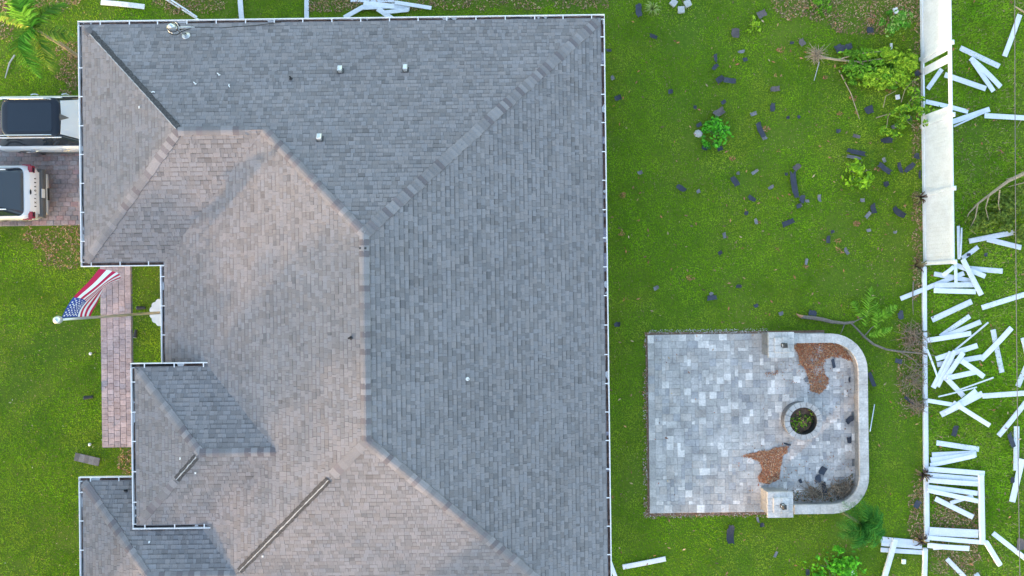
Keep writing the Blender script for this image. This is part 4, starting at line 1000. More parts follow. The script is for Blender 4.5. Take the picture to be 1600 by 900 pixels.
# rear end of the second car (its rear is at local -x; it faces away, to the left of the photo)
t.rotation_euler[2] = math.pi; rx = L0
m = MB(); m.poly([(rx + .30, W - .28, 1.14), (rx + .30, -W + .28, 1.14), (rx + .80, -W + .40, 1.66), (rx + .80, W - .40, 1.66)]); m.v = [(x - .06, y, z + .03) for x, y, z in m.v]; m.build('rear_window', MATS['glass_dark'], t)
m = MB()
for z0, z1, x0, x1 in ((.62, .80, -.035, -.03), (.80, 1.0, -.03, .045), (1.0, 1.12, .045, .16)):
    m.poly([(rx + x0, W - .22, z0), (rx + x0, -W + .22, z0), (rx + x1, -W + .24, z1), (rx + x1, W - .24, z1)])
tg = m.build('tailgate', MATS['paint_white'], t)
m = MB(); m.box(rx - .13, rx + .1, -W + .10, W - .10, .42, .62, bev=.03); bp = m.build('bumper', MATS['grey_plastic'], t)
m = MB(); m.box(rx - .17, rx - .02, -W + .25, W - .25, .30, .418, bev=.02); m.build('skid_plate', MATS['steel'], t)
m = MB(); m.box(rx - .20, rx - .10, -.22, .22, .33, .40); m.build('tow_hitch', MATS['rubber'], t)
m = MB(); m.box(rx - .155, rx - .132, -.16, .16, .50, .66); m.build('license_plate', MATS['plate'], t)
for s in (-1, 1):
    for k, (y0, y1, z0, z1, mt) in enumerate(((.70, .92, .985, 1.02, 'taillight'), (.70, .92, .86, .89, 'taillight'), (.88, .94, .89, .985, 'taillight'), (.72, .88, .89, .985, 'paint_black'))):
        m = MB(); ya, yb = sorted((s * y0, s * y1)); m.box(rx - .045 + .0 * k, rx + .10, ya, yb, z0, z1); 
        m.build('tail_light', MATS[mt], t)
    m = MB(); ya, yb = sorted((s * .93, s * (W + .01))); m.box(rx + .05, rx + .34, ya, yb, .91, .955); m.build('tail_light', MATS['taillight'], t)
m = MB(); m.lathe([(.0, .012), (.075, .01), (.085, 0)], 20); m.v = [(rx - .022 - z + .05, x * 1.15, y * .5 + .99) for x, y, z in m.v]; m.build('badge', MATS['paint_black'], t)
def glyphs(text, parent, x, z, size, pitch, tilt, m_):
    for k, ch in enumerate(text):
        cu = bpy.data.curves.new('letter', 'FONT'); cu.body = ch; cu.size = size; cu.align_x = 'CENTER'; cu.extrude = .006; cu.offset = .004
        ob = bpy.data.objects.new('tmp', cu); COL.objects.link(ob); dg = bpy.context.evaluated_depsgraph_get(); me = bpy.data.meshes.new_from_object(ob.evaluated_get(dg))
        bpy.data.objects.remove(ob); me.materials.clear(); me.materials.append(m_)
        o = link('letter', me, parent, (x, -(k - (len(text) - 1) / 2) * pitch * -1 * -1, z))
        # read from behind the car: text right = local -y
        o.rotation_euler = (math.pi / 2 - tilt, 0, -math.pi / 2)
m = MB(); m.tube([(rx + .33, 0, 1.235), (rx + .34, .25, 1.25), (rx + .36, .52, 1.26)], .012, 5); m.build('rear_wiper', MATS['rubber'], t)
m = MB(); m.tube([(rx + 1.0, 0, 1.76), (rx + .93, 0, 1.83), (rx + .90, 0, 1.84)], [.05, .02, .008], 6); m.build('antenna_fin', MATS['paint_black'], t)
glyphs('EXPLORER', t, rx - .036, .80, .085, .143, 0.35, MATS['paint_black'])
# ================================================================== PLANTS
TREES = ((-14.0, 11.5, 3.2, 'tall one nearest the driveway'), (-8.2, 7.9, 3.0, 'low one beside the driveway'), (-2.7, 12.6, 3.6, 'tall one in the middle'), (3.6, 7.9, 2.6, 'low one past the middle'), (7.8, 13.0, 3.8, 'second tall one from the middle'), (13.6, 12.0, 3.3, 'tall one beyond the lower edge'), (19.0, 11.5, 3.3, 'tall one farthest from the driveway'))
def leaves(mb, cx, cy, cz, rx, ry, rz, n, size, cols, seed, flat=.5, elong=1.6, lump=True):
    r_ = random.Random(seed); lumps = [(r_.gauss(0, .5), r_.gauss(0, .5), r_.gauss(0, .5), r_.uniform(.25, .5)) for _ in range(9)]
    for _ in range(n):
        if lump and r_.random() < .85:
            L = r_.choice(lumps); d = Vector((r_.gauss(0, 1), r_.gauss(0, 1), r_.gauss(0, 1))).normalized() * L[3] * r_.random() ** .5; q = Vector(L[:3]) + d
        else: q = Vector((r_.gauss(0, .45), r_.gauss(0, .45), r_.gauss(0, .45)))
        if q.length > 1.15: q *= 1.15 / q.length
        c = Vector((cx + q.x * rx, cy + q.y * ry, max(cz + q.z * rz, .03)))
        a = r_.uniform(0, 6.283); t = Vector((math.cos(a), math.sin(a), r_.uniform(-.6, .6))).normalized(); b = t.cross(Vector((r_.gauss(0, flat), r_.gauss(0, flat), 1)).normalized()).normalized()
        s = size * r_.uniform(.6, 1.3); k = r_.choice(cols); v = r_.uniform(.7, 1.25); col = tuple(q_ * v for q_ in k)
        nrm = t.cross(b); p0, p1 = c - t * s * elong / 2, c + t * s * elong / 2
        mb.poly([p0, c + b * s * .42 + nrm * s * .12, p1, c - b * s * .42 + nrm * s * .12], col)
GR1 = [(0.11, 0.27, 0.02), (0.15, 0.33, 0.025), (0.07, 0.17, 0.018)]
YG = [(0.24, 0.42, 0.025), (0.30, 0.46, 0.035), (0.15, 0.28, 0.02)]
DG = [(0.03, 0.085, 0.018), (0.045, 0.11, 0.02), (0.025, 0.06, 0.015)]
BRN = [(0.26, 0.15, 0.09), (0.20, 0.12, 0.08), (0.32, 0.20, 0.12)]
def shrub(name, px, py, r, h, n, size, cols, label, cat='shrub', seed=1, elong=1.6, sx=1.0, group=None, stems=5):
    c = P(px, py, h * .5); rr = r / 42.0; t = thing(name, label, cat, (c.x, c.y, 0), 0, group); m = MB()
    leaves(m, 0, 0, h * .5, rr * sx, rr, h * .55, n, size, cols, seed, elong=elong); m.build('foliage', MATS['leaf'], t)
    m = MB(); rd = random.Random(seed)
    for k in range(stems):
        a = 6.283 * k / stems + rd.random(); m.tube([(0, 0, 0), (.3 * rr * math.cos(a), .3 * rr * math.sin(a), h * .4), (.75 * rr * math.cos(a), .75 * rr * math.sin(a), h * .75)], [.014, .009, .004], 5)
    m.build('stem', MATS['bark'], t); return t
shrub('shrub', 1120, 208, 24, .55, 430, .095, [(0.08, 0.36, 0.02), (0.11, 0.42, 0.03), (0.04, 0.16, 0.02)], 'bright green leafy clump on the back lawn beside a pale rock', seed=3)
shrub('shrub', 1341, 270, 23, .5, 340, .11, [(0.25, 0.47, 0.02), (0.31, 0.52, 0.03), (0.12, 0.25, 0.02)], 'yellow green broad leaved weed left of the fence', seed=4)
shrub('shrub', 1400, 35, 20, .7, 620, .075, [(0.09, 0.30, 0.03), (0.07, 0.20, 0.02), (0.25, 0.42, 0.10)], 'round green shrub at the top beside the fence', seed=5)
shrub('shrub', 1283, 9, 13, .5, 260, .07, GR1, 'small green shrub in the leaf litter at the top edge', seed=6)
shrub('shrub', 1179, 38, 11, .35, 150, .075, YG, 'small yellow green weed below the leaf litter', seed=7)
shrub('shrub', 1301, 892, 34, .7, 760, .10, [(0.10, 0.38, 0.02), (0.14, 0.50, 0.03), (0.07, 0.26, 0.02)], 'bright green shrub cut by the bottom edge', seed=8, sx=1.3)
m = MB(); c = P(1092, 208, .08); m.lathe([(.0, .085), (.07, .08), (.13, .05), (.16, .0)], 8); m.v = [(x * random.uniform(.85, 1.15), y * random.uniform(.85, 1.15), z) for x, y, z in m.v]
m.build('rock', MATS['concrete'], loc=(c.x, c.y, 0), label='pale rock left of the bright green clump', cat='rock')
# grassy sprays
def spray(px, py, r, n, cols, label, h=.35, wd=.018, name='grass_tuft', cat='plant', seed=1, group=None):
    c = P(px, py, .1); t = thing(name, label, cat, (c.x, c.y, 0), 0, group); m = MB(); rd = random.Random(seed); rr = r / 42
    for k in range(n):
        a = rd.uniform(0, 6.283); L = rr * rd.uniform(.6, 1.1); d = Vector((math.cos(a), math.sin(a), 0)); s = Vector((-d.y, d.x, 0)) * wd; v = rd.uniform(.7, 1.3); col = tuple(q * v for q in rd.choice(cols)); hh = h * rd.uniform(.5, 1.1)
        p = [Vector((0, 0, .02)), d * L * .4 + Vector((0, 0, hh)), d * L * .75 + Vector((0, 0, hh * .95)), d * L + Vector((0, 0, hh * .5))]
        m.poly([p[0] - s * .6, p[0] + s * .6, p[1] + s, p[1] - s], col); m.poly([p[1] - s, p[1] + s, p[2] + s * .8, p[2] - s * .8], col); m.poly([p[2] - s * .8, p[2] + s * .8, p[3]], col)
    m.build('blades', MATS['leaf'], t); m = MB(); m.lathe([(.03, 0), (.025, .06), (0, .07)], 7); m.build('crown', MATS['bark'], t)
spray(1019, 15, 15, 26, [(0.30, 0.36, 0.12), (0.22, 0.30, 0.08)], 'pale spiky grass tuft at the top of the lawn', seed=11)
PB = [(0.10, 0.06, 0.045), (0.16, 0.13, 0.06), (0.07, 0.05, 0.05)]
spray(1434, 309, 15, 30, PB + [(0.22, 0.26, 0.09)], 'brown spiky plant against the intact fence', seed=12, wd=.022)
spray(1441, 740, 14, 26, PB, 'dark spiky plant at the upper corner of the fallen panel', seed=13, wd=.022)
spray(1436, 843, 14, 30, PB, 'dark spiky plant at the lower corner of the fallen panel', seed=14, wd=.024)
spray(1431, 415, 16, 24, PB + [(0.2, 0.22, 0.1)], 'brown spiky plant by the lowest standing fence post', seed=15, wd=.02)
# ---- uprooted shrub lying by the fence
t = thing('uprooted_shrub', 'uprooted shrub lying on its side with bare root ball and green leaves', 'shrub', P(1272, 88, 0)); o0 = Vector(t.location)
m = MB(); rd = random.Random(21)
for k in range(150):
    d = Vector((rd.gauss(0, 1), rd.gauss(0, 1), rd.gauss(0, .8))).normalized(); L = rd.uniform(.15, .42)
    p1 = d * L * .55 + Vector((rd.gauss(0, .04), rd.gauss(0, .04), .2)); p2 = d * L + Vector((rd.gauss(0, .09), rd.gauss(0, .09), .18)); p1.z = max(p1.z, .02); p2.z = max(p2.z, .02)
    m.tube([(0, 0, .2), p1, p2], [.016, .01, .004], 4, cap=False)
m.build('root_ball', MATS['bark_tan'], t)
def bez(pts, h): return [P(x, y, hh) - o0 for (x, y), hh in zip(pts, h)]
m = MB(); m.tube(bez([(1278, 88), (1305, 93), (1342, 97), (1362, 106), (1388, 114)], [.2, .28, .32, .34, .3]), [.05, .042, .034, .022, .01], 7)
for pts in ([(1310, 93), (1340, 84), (1380, 80), (1405, 88)], [(1342, 97), (1375, 92), (1410, 98)], [(1325, 96), (1345, 112), (1372, 124)], [(1362, 106), (1390, 122), (1402, 130)]):
    m.tube(bez(pts, [.3, .38, .36, .25][:len(pts)]), [.026, .017, .01, .006][:len(pts)], 5)
m.build('trunk', MATS['bark_tan'], t)
m = MB()
for x, y, rx, ry, n, cols in ((1345, 86, .75, .22, 350, GR1), (1400, 92, .6, .38, 900, YG), (1418, 102, .42, .35, 650, YG), (1375, 122, .75, .35, 1000, YG), (1345, 115, .6, .35, 420, GR1), (1392, 108, .8, .6, 500, GR1), (1355, 104, 1.0, .5, 260, GR1), (1410, 118, .5, .45, 420, YG), (1365, 84, .7, .25, 300, YG)):
    c = P(x, y, .3) - o0; leaves(m, c.x, c.y, .3, rx, ry, .28, int(n * 1.3), .085, cols, int(x + y), elong=1.8)
m.build('foliage', MATS['leaf'], t)
m = MB(); a, b = P(1311, 110, .05), P(1343, 186, .05); m.tube([a, (a + b) / 2 + Vector((.05, .03, .03)), b], [.022, .018, .012], 6); c = a.copy(); m.v = [tuple(Vector(v) - c) for v in m.v]; m.build('stick', MATS['bark_tan'], loc=c, label='long pale stick lying below the uprooted shrub', cat='stick')
m = MB(); a, b = P(1280, 97, .05), P(1272, 126, .03); m.tube([a, b], [.02, .012], 6); m.build('stick', MATS['concrete'], label='short grey stick below the root ball', cat='stick')
m = MB(); a, b = P(1369, 184, .06), P(1395, 176, .05); m.tube([a, b], [.02, .012], 6); m.build('stick', MATS['bark_tan'], label='short stick left of the sparse vine foliage', cat='stick')
# sparse vine over the broken panel
t = thing('vine', 'sparse leafy vine with thin twigs spilling onto the broken fence panel', 'vine', P(1415, 165, 0)); o0 = Vector(t.location)
m = MB()
for pts in ([(1408, 160), (1414, 140), (1425, 128), (1434, 122)], [(1380, 168), (1384, 150), (1400, 142)], [(1412, 170), (1424, 155), (1434, 143), (1438, 150)], [(1398, 172), (1420, 168), (1445, 176), (1462, 170)], [(1405, 178), (1418, 190), (1430, 200)], [(1385, 200), (1388, 180), (1410, 172)], [(1440, 178), (1450, 190), (1455, 198)]):
    m.tube(bez(pts, [.12, .25, .3, .35]), [.014, .011, .008, .005][:len(pts)], 5)
m.build('twigs', MATS['bark_tan'], t)
m = MB()
for x, y, rx, ry, n in ((1420, 168, .6, .2, 150), (1448, 172, .55, .18, 150), (1455, 192, .3, .15, 60), (1395, 205, .4, .25, 130), (1432, 150, .25, .35, 70), (1410, 185, .5, .3, 120), (1425, 140, .2, .3, 40)):
    c = P(x, y, .4) - o0; leaves(m, c.x, c.y, .35, rx, ry, .25, n, .08, YG + GR1, int(x * 3 + y), elong=1.9)
m.build('foliage', MATS['leaf'], t)

# ---- palms and fronds
mat('palm_stalk', (0.16, 0.27, 0.05), 0.7)
def frond(m, pts, llen, cols, rd, n=46, wd=.02, droop=.25, ramp=None):
    pts = [Vector(p) for p in pts]; K = len(pts) - 1
    m_r = []
    for i in range(n):
        f = (i + .5) / n * K; k = min(int(f), K - 1); u = f - k; p = pts[k].lerp(pts[k + 1], u); d = (pts[k + 1] - pts[k]).normalized(); sd = d.cross(Vector((0, 0, 1))).normalized()
        e = math.sin(math.pi * min(1, .15 + .85 * (i + .5) / n)) ** .6
        for s in (-1, 1):
            L = llen * e * rd.uniform(.75, 1.15); q = (sd * s * rd.uniform(.7, 1) + d * rd.uniform(.35, .8) + Vector((0, 0, rd.uniform(-droop, droop * .4)))).normalized(); w_ = d * wd * .6 + Vector((0, 0, wd * .4)); v = rd.uniform(.65, 1.3); col = tuple(c * v for c in rd.choice(cols))
            m1 = p + q * L * .6; m2 = p + q * L + Vector((0, 0, -L * droop)); m2.z = max(m2.z, .03)
            m.poly([p - w_, p + w_, m1 + w_ * .8, m1 - w_ * .8], col); m.poly([m1 - w_ * .8, m1 + w_ * .8, m2], col)
def rachis(m, pts, r0): m.tube(pts, [r0 * (1 - .8 * i / (len(pts) - 1)) for i in range(len(pts))], 6)
rd = random.Random(5)
pb = P(121, 88, 0); t = thing('palm_tree', 'young palm with green drooping fronds at the top left corner', 'palm tree', pb)
hub = P(50, 42, 2.35) - pb
m = MB(); m.tube([(0, 0, 0), hub * .35 + Vector((.05, .02, .05)), hub * .7, hub], [.075, .06, .05, .045], 9); m.build('trunk', MATS['bark_tan'], t)
PG = [(0.12, 0.33, 0.025), (0.17, 0.39, 0.04), (0.07, 0.20, 0.02)]; PY = [(0.32, 0.42, 0.05), (0.40, 0.42, 0.08), (0.18, 0.34, 0.04)]; PD = [(0.08, 0.20, 0.03), (0.12, 0.24, 0.04)]
for pts, hs, L, cols, nm in (([(50, 42), (34, 20), (27, -5), (30, -30)], [2.35, 2.75, 2.7, 2.2], .62, PG, 60), ([(50, 42), (30, 58), (28, 74), (42, 98), (62, 122)], [2.35, 2.7, 2.75, 2.4, 1.7], .60, PG, 62), ([(50, 42), (72, 48), (98, 53), (118, 57)], [2.35, 2.55, 2.4, 2.0], .38, PY + PD, 50), ([(50, 42), (18, 28), (-10, 22)], [2.35, 2.4, 2.1], .3, PY, 36), ([(50, 42), (62, 66), (70, 92), (80, 112)], [2.3, 2.2, 1.9, 1.4], .42, PD + PY, 46), ([(50, 42), (66, 22), (84, 10), (100, 4)], [2.35, 2.4, 2.2, 1.8], .42, PD + GR1, 44)):
    pp = [P(x, y, h) - pb for (x, y), h in zip(pts, hs)]; m = MB(); frond(m, pp, L, cols, rd, int(nm * 1.5), .034); fo_ = m.build('frond', MATS['leaf'], t); m = MB(); rachis(m, [p - Vector((0, 0, .035)) for p in pp], .018); m.build('rachis', MATS['palm_stalk'], fo_)
m = MB(); a = [P(23, 86, .06), P(15, 98, .05), P(8, 122, .04)]; m.tube(a, [.03, .028, .015], 6); m.build('stick', MATS['concrete'], label='pale bent stick on the grass below the palm', cat='stick')
# dark feathery palm below the patio
pb = P(1346, 820, 1.3); pb.z = 0; t = thing('feathery_palm', 'dark green feathery palm standing below the seat wall bend', 'palm tree', pb); rd = random.Random(9)
m = MB(); m.tube([(0, 0, 0), (.04, -.02, .7), (.08, -.03, 1.2)], [.06, .05, .045], 8); m.build('trunk', MATS['bark'], t)
for k in range(19):
    a = 6.283 * k / 19 + rd.uniform(-.15, .15); L = rd.uniform(.7, 1.05); d = Vector((math.cos(a), math.sin(a), 0)); hb = Vector((.08, -.03, 1.2)); up_ = rd.uniform(.1, .5)
    pp = [hb, hb + d * L * .35 + Vector((0, 0, up_)), hb + d * L * .7 + Vector((0, 0, up_ * .8)), hb + d * L + Vector((0, 0, up_ * .1 - .2))]
    m = MB(); frond(m, pp, .34, [(0.055, 0.21, 0.030), (0.07, 0.26, 0.04), (0.035, 0.14, 0.02)], rd, 44, .014, .3); fo_ = m.build('frond', MATS['leaf'], t); m = MB(); rachis(m, [p - Vector((0, 0, .02)) for p in pp], .010); m.build('rachis', MATS['palm_stalk'], fo_)
# ---- fallen branch from the patio to the fence, with leafy end
t = thing('fallen_branch', 'long broken branch lying from above the patio to the ground rail', 'branch', P(1250, 495, 0)); o0 = Vector(t.location)
m = MB(); m.tube(bez([(1252, 495), (1272, 497), (1285, 499), (1300, 503), (1320, 505), (1334, 503)], [.10, .12, .13, .12, .12, .12]), [.065, .072, .075, .066, .055, .05], 9)
m.tube(bez([(1330, 505), (1338, 513), (1350, 526), (1365, 538), (1385, 546), (1405, 549), (1440, 552), (1462, 556)], [.12, .12, .13, .14, .14, .13, .14, .12]), [.03, .032, .04, .045, .04, .036, .03, .014], 8)
for pts in ([(1350, 526), (1362, 512), (1374, 505)], [(1334, 503), (1352, 494), (1362, 480)], [(1405, 549), (1425, 560), (1440, 575)], [(1320, 505), (1316, 516), (1312, 524)], [(1427, 440), (1426, 470), (1427, 492)]):
    m.tube(bez(pts, [.12, .16, .1]), [.024, .016, .008], 6)
m.build('limb', MATS['bark'], t)
m = MB(); m.tube(bez([(1254, 495), (1249, 493.5), (1244, 490)], [.10, .12, .13]), [.066, .05, .01], 7); m.build('splintered_end', MATS['wood_raw'], t)
rd = random.Random(31)
for k, (pts, L) in enumerate((([(1352, 510), (1358, 480), (1362, 448)], .35), ([(1362, 505), (1385, 490), (1402, 478)], .28), ([(1350, 500), (1340, 482), (1334, 470)], .25), ([(1370, 515), (1372, 495), (1368, 470)], .3), ([(1358, 525), (1378, 520), (1395, 512)], .2))):
    pp = [P(x, y, h) - o0 for (x, y), h in zip(pts, (.12, .3, .15))]; m = MB(); frond(m, pp, L, [(0.17, 0.40, 0.03), (0.24, 0.44, 0.05), (0.10, 0.24, 0.02)], rd, 34, .024, .2); m.build('leafy_sprig', MATS['leaf'], t)
# brush piles of dry twigs
def brush(px, py, rx, ry, n, label, seed, green=0):
    c = P(px, py, 0); t = thing('brush_pile', label, 'brush pile', c); rd = random.Random(seed); m = MB()
    for k in range(n):
        a = rd.uniform(0, 6.283); q = Vector((rd.gauss(0, .4) * rx / 42, rd.gauss(0, .4) * ry / 42, rd.uniform(.04, .3))); d = Vector((math.cos(a), math.sin(a), rd.uniform(-.25, .25))) * rd.uniform(.12, .45)
        e = [q - d, q + Vector((rd.gauss(0, .05), rd.gauss(0, .05), .03)), q + d]
        for p in e: p.z = max(p.z, .02)
        m.tube(e, [.009, .009, .004], 4, cap=False)
    m.build('twigs', MATS['bark_dry'], t); m = MB(); leaves(m, 0, 0, .12, rx / 42, ry / 42, .12, int(n * 1.2), .05, BRN + (YG if green else []), seed); m.build('dry_leaves', MATS['leaf'], t)
brush(1424, 528, 24, 26, 80, 'dry brown brush pile against the ground rail above the branch', 41)
brush(1424, 592, 20, 30, 60, 'twiggy brush heap against the ground rail below the branch', 42, 1)
brush(1430, 632, 14, 8, 30, 'small heap of dry twigs at the lower end of the brush', 43)
brush(1310, 762, 22, 14, 90, 'dry twig pile in the lower bend of the seat wall', 44)
brush(1268, 766, 14, 9, 45, 'dry palm litter at the foot of the lower seat wall', 45)
# broken tree limb at the right edge
t = thing('broken_limb', 'broken tree limb with olive green leaves at the right edge', 'branch', P(1600, 270, 0)); o0 = Vector(t.location)
m = MB(); m.tube(bez([(1640, 255), (1600, 271), (1575, 283), (1552, 300), (1528, 318), (1514, 333), (1508, 348)], [.5, .5, .48, .42, .35, .25, .12]), [.08, .07, .06, .05, .035, .022, .01], 8)
for pts in ([(1590, 276), (1572, 280)], [(1620, 282), (1598, 286), (1575, 292)], [(1562, 297), (1560, 318), (1564, 340)], [(1528, 318), (1524, 340), (1515, 358), (1525, 366)], [(1545, 306), (1540, 325), (1545, 345)]):
    m.tube(bez(pts, [.48, .4, .25, .15]), [.028, .018, .010, .006][:len(pts)], 5)
m.build('limb', MATS['bark_tan'], t)
m = MB(); OL = [(0.13, 0.19, 0.03), (0.17, 0.24, 0.035), (0.08, 0.13, 0.025)]
for x, y, rx, ry, n in ((1552, 340, .7, .55, 520), (1585, 325, .7, .6, 620), (1530, 352, .45, .35, 240), (1605, 350, .7, .6, 400), (1590, 300, .5, .25, 120)):
    c = P(x, y, .3) - o0; leaves(m, c.x, c.y, .28, rx, ry, .25, n, .085, OL, int(x), elong=1.6)
m.build('foliage', MATS['leaf'], t)
m = MB(); a = [P(1586, 10, .08), P(1594, 15, .08), P(1612, 26, .08)]; m.tube(a, [.02, .03, .035], 6); m.build('stick', MATS['bark_tan'], label='broken stick at the top right corner', cat='stick')
m = MB(); a = [P(1608, 172, .12), P(1594, 190, .1), P(1589, 200, .05)]; m.tube(a, [.014, .012, .006], 5); m.build('stick', MATS['bark_tan'], label='thin twig at the right edge beside the wire', cat='stick')

# ---- unseen trees added south-west of the house to break up the low sun
def sun_block_tree(c, h, r, label, seed):
    sx, sy = math.sin(SUN_AZ), math.cos(SUN_AZ); e = 28.0; x, y = e * sx - c * sy, e * sy + c * sx
    t = thing('sun_block_tree', label, 'tree', (x, y, 0), 0, 'unseen trees added to block the sun'); rd = random.Random(seed); m = MB()
    m.tube([(0, 0, 0), (.1, .05, h * .35), (.05, .1, h * .75)], [.28, .2, .07], 10)
    for k in range(7):
        a = k * .9 + rd.random(); m.tube([(.05, .05, h * (.3 + .05 * k)), (r * .4 * math.cos(a), r * .4 * math.sin(a), h * (.42 + .06 * k)), (r * .8 * math.cos(a), r * .8 * math.sin(a), h * (.48 + .06 * k))], [.09, .06, .02], 6)
    m.build('trunk', MATS['bark'], t); m = MB(); leaves(m, 0, 0, h * .62, r * .95, r * .95, h * .40, 5200 if h < 9 else 8500, .26, GR1 + DG, seed, flat=1.0); m.build('crown', MATS['leaf'], t)
for c, h, r, lb in TREES: sun_block_tree(c, h, r, 'unseen tree added to block low sun, ' + lb, int(c * 10) + 300)

# ---- overhead wire between two poles outside the view
wa, wb = P(1584.5, 0, 6.0), P(1592.5, 900, 6.0); d = (wb - wa).normalized(); e0, e1 = wa - d * 14, wb + d * 14
m = MB(); pts = []
for i in range(25):
    f = i / 24; p = e0.lerp(e1, f); p.z = 6.0 + .35 * ((2 * f - 1) ** 2) - .02; pts.append(p)
m.tube(pts, .010, 6); m.build('overhead_wire', MATS['grey_plastic'], label='thin grey overhead wire running down the right side', cat='wire')
for p, wh_ in ((pts[0], 'beyond the top edge'), (pts[-1], 'beyond the bottom edge')):
    m = MB(); m.tube([(0, 0, 0), (0, 0, 6.9)], [.14, .11], 12); m.box(-.7, .7, -.05, .05, 6.22, 6.32)
    m.build('utility_pole', MATS['bark'], loc=(p.x + .14 if False else p.x, p.y, 0), label='wooden utility pole carrying the wire ' + wh_, cat='utility pole', group='utility poles')

# ================================================================== GROUND COVER
def pxpoly(*pts, h=0): return [P2(x, y, h) for x, y in pts]
house_p = [(XW + .3, YN - .3), (XW + .3, YI + .3), (XI + .3, YI + .3), (XI + .3, YS - .3), (XS + .3, YS - .3), (XS + .3, YB), (XE - .3, YB), (XE - .3, YN - .3)]
walk_p = [(wx0 - .02, wy0 - .03), (wx1 + .02, wy0 - .03), (wx1 + .02, wy1), (wx0 - .02, wy1)]
driv_p = [(dx0, dy0 - .04), (dx1, dy0 - .04), (dx1, dy1), (dx0, dy1)]
pat_p = [(pL - .05, pB - .10), (wxo - CR_, pB - .10)] + arc(wxo - CR_, wyb + CR_, CR_, -math.pi / 2, 0, 8) + arc(wxo - CR_, wyt - CR_, CR_, 0, math.pi / 2, 8) + [(wxo - CR_, pT + .08), (pL - .05, pT + .08)]
MUL = [pxpoly((-30, -30), (135, -30), (110, 10), (60, 12), (20, 60), (-30, 70)), pxpoly((85, 75), (135, 60), (135, 146), (100, 146)), pxpoly((200, -30), (360, -30), (360, 20), (280, 24), (240, 8)), pxpoly((30, 352), (140, 352), (140, 420), (75, 420), (50, 385)),
       pxpoly((1180, -30), (1440, -30), (1440, 20), (1400, 40), (1370, 52), (1320, 56), (1280, 34), (1225, 22)), pxpoly((1425, 20), (1440, 20), (1440, 260), (1424, 240)), pxpoly((1425, 300), (1442, 300), (1442, 470), (1425, 450)), pxpoly((1405, 505), (1442, 505), (1442, 650), (1400, 650)), pxpoly((1425, 730), (1445, 730), (1445, 850), (1418, 860)), pxpoly((480, -30), (950, -30), (950, 12), (480, 20)), pxpoly((1455, 770), (1530, 770), (1530, 900), (1455, 900)), pxpoly((185, 698), (212, 698), (212, 745), (185, 745))]
def scatter(n, x0, x1, y0, y1): return RNG.uniform(x0, x1, n), RNG.uniform(y0, y1, n)
XA, XB, YA, YB_ = -20.5, 20.5, -11.6, 11.6
def blades():
    n = 640000; x, y = scatter(n, XA, XB, YA, YB_)
    keep = ~inpoly(x, y, house_p)
    for p in (walk_p, driv_p, pat_p): keep &= ~inpoly(x, y, p)
    mul = np.zeros(n, bool)
    for p in MUL: mul |= inpoly(x + (fbm(x, y, 2.5, 3) - .5) * .9, y + (fbm(y, x, 2.5, 3) - .5) * .9, p)
    keep &= ~(mul & (RNG.random(n) < .72)); thin = fbm(x + 31, y - 7, .55, 4)
    keep &= RNG.random(n) > np.clip((thin - .54) * 4.0, 0, .75)
    x, y, mul, thin = x[keep], y[keep], mul[keep], thin[keep]; n = len(x)
    east = x > FX + .05; west = x < -11; front = (x > 3) & (x < FX)
    L = RNG.uniform(.035, .085, n) * np.where(east, 1.7, 1.0) * (.75 + .5 * fbm(x, y, .8, 3)); W_ = RNG.uniform(.007, .017, n) * np.where(east, 1.25, 1.0)
    a = RNG.uniform(0, 2 * np.pi, n) + 0.0; el = RNG.uniform(.12, 1.0, n)
    dx, dy, dz = np.cos(a) * np.cos(el), np.sin(a) * np.cos(el), np.sin(el); b = a + np.pi / 2 + RNG.uniform(-.5, .5, n)
    V = np.zeros((n, 3, 3)); V[:, 0] = np.stack([x - np.cos(b) * W_, y - np.sin(b) * W_, np.zeros(n)], 1); V[:, 1] = np.stack([x + np.cos(b) * W_, y + np.sin(b) * W_, np.zeros(n)], 1); V[:, 2] = np.stack([x + dx * L, y + dy * L, dz * L], 1)
    g1 = np.array([0.172, 0.325, 0.010]); g2 = np.array([0.245, 0.335, 0.028]); g3 = np.array([0.122, 0.255, 0.009]); br = np.array([0.30, 0.23, 0.12])
    k = np.clip((fbm(x, y, .45, 5) - .38) * 4.2, 0, 1)[:, None]; k2 = np.clip((fbm(x - 50, y + 20, 1.6, 4) - .42) * 4.5, 0, 1)[:, None]
    C = g1 * (1 - k) + g2 * k * .75 + g1 * k * .25; C = C * (1 - .8 * k2) + g3 * .8 * k2
    C = C * (.42 + .50 * fbm(x + 9, y - 3, 4.5, 3) + .66 * fbm(x - 4, y + 8, 0.9, 4))[:, None]
    dry = (RNG.random(n) < (.012 + .10 * np.clip((thin - .45) * 4, 0, 1) + .5 * mul + .05 * east))[:, None]
    C = np.where(dry, br * RNG.uniform(.6, 1.4, (n, 1)), C * RNG.uniform(.84, 1.18, (n, 1)))
    C = np.where(west[:, None], C * np.array([1.20, 1.22, 1.0]), C); C = np.where(east[:, None], C * np.array([.95, 1.06, 1.0]), C)  # west blades tinted brighter, painting in the stronger light there
    fast_mesh('grass', MATS['leaf'], V.reshape(-1, 3), np.arange(3 * n).reshape(-1, 3), C, kind='stuff', label='short green lawn grass around the house and beyond the fence', cat='grass')
blades()
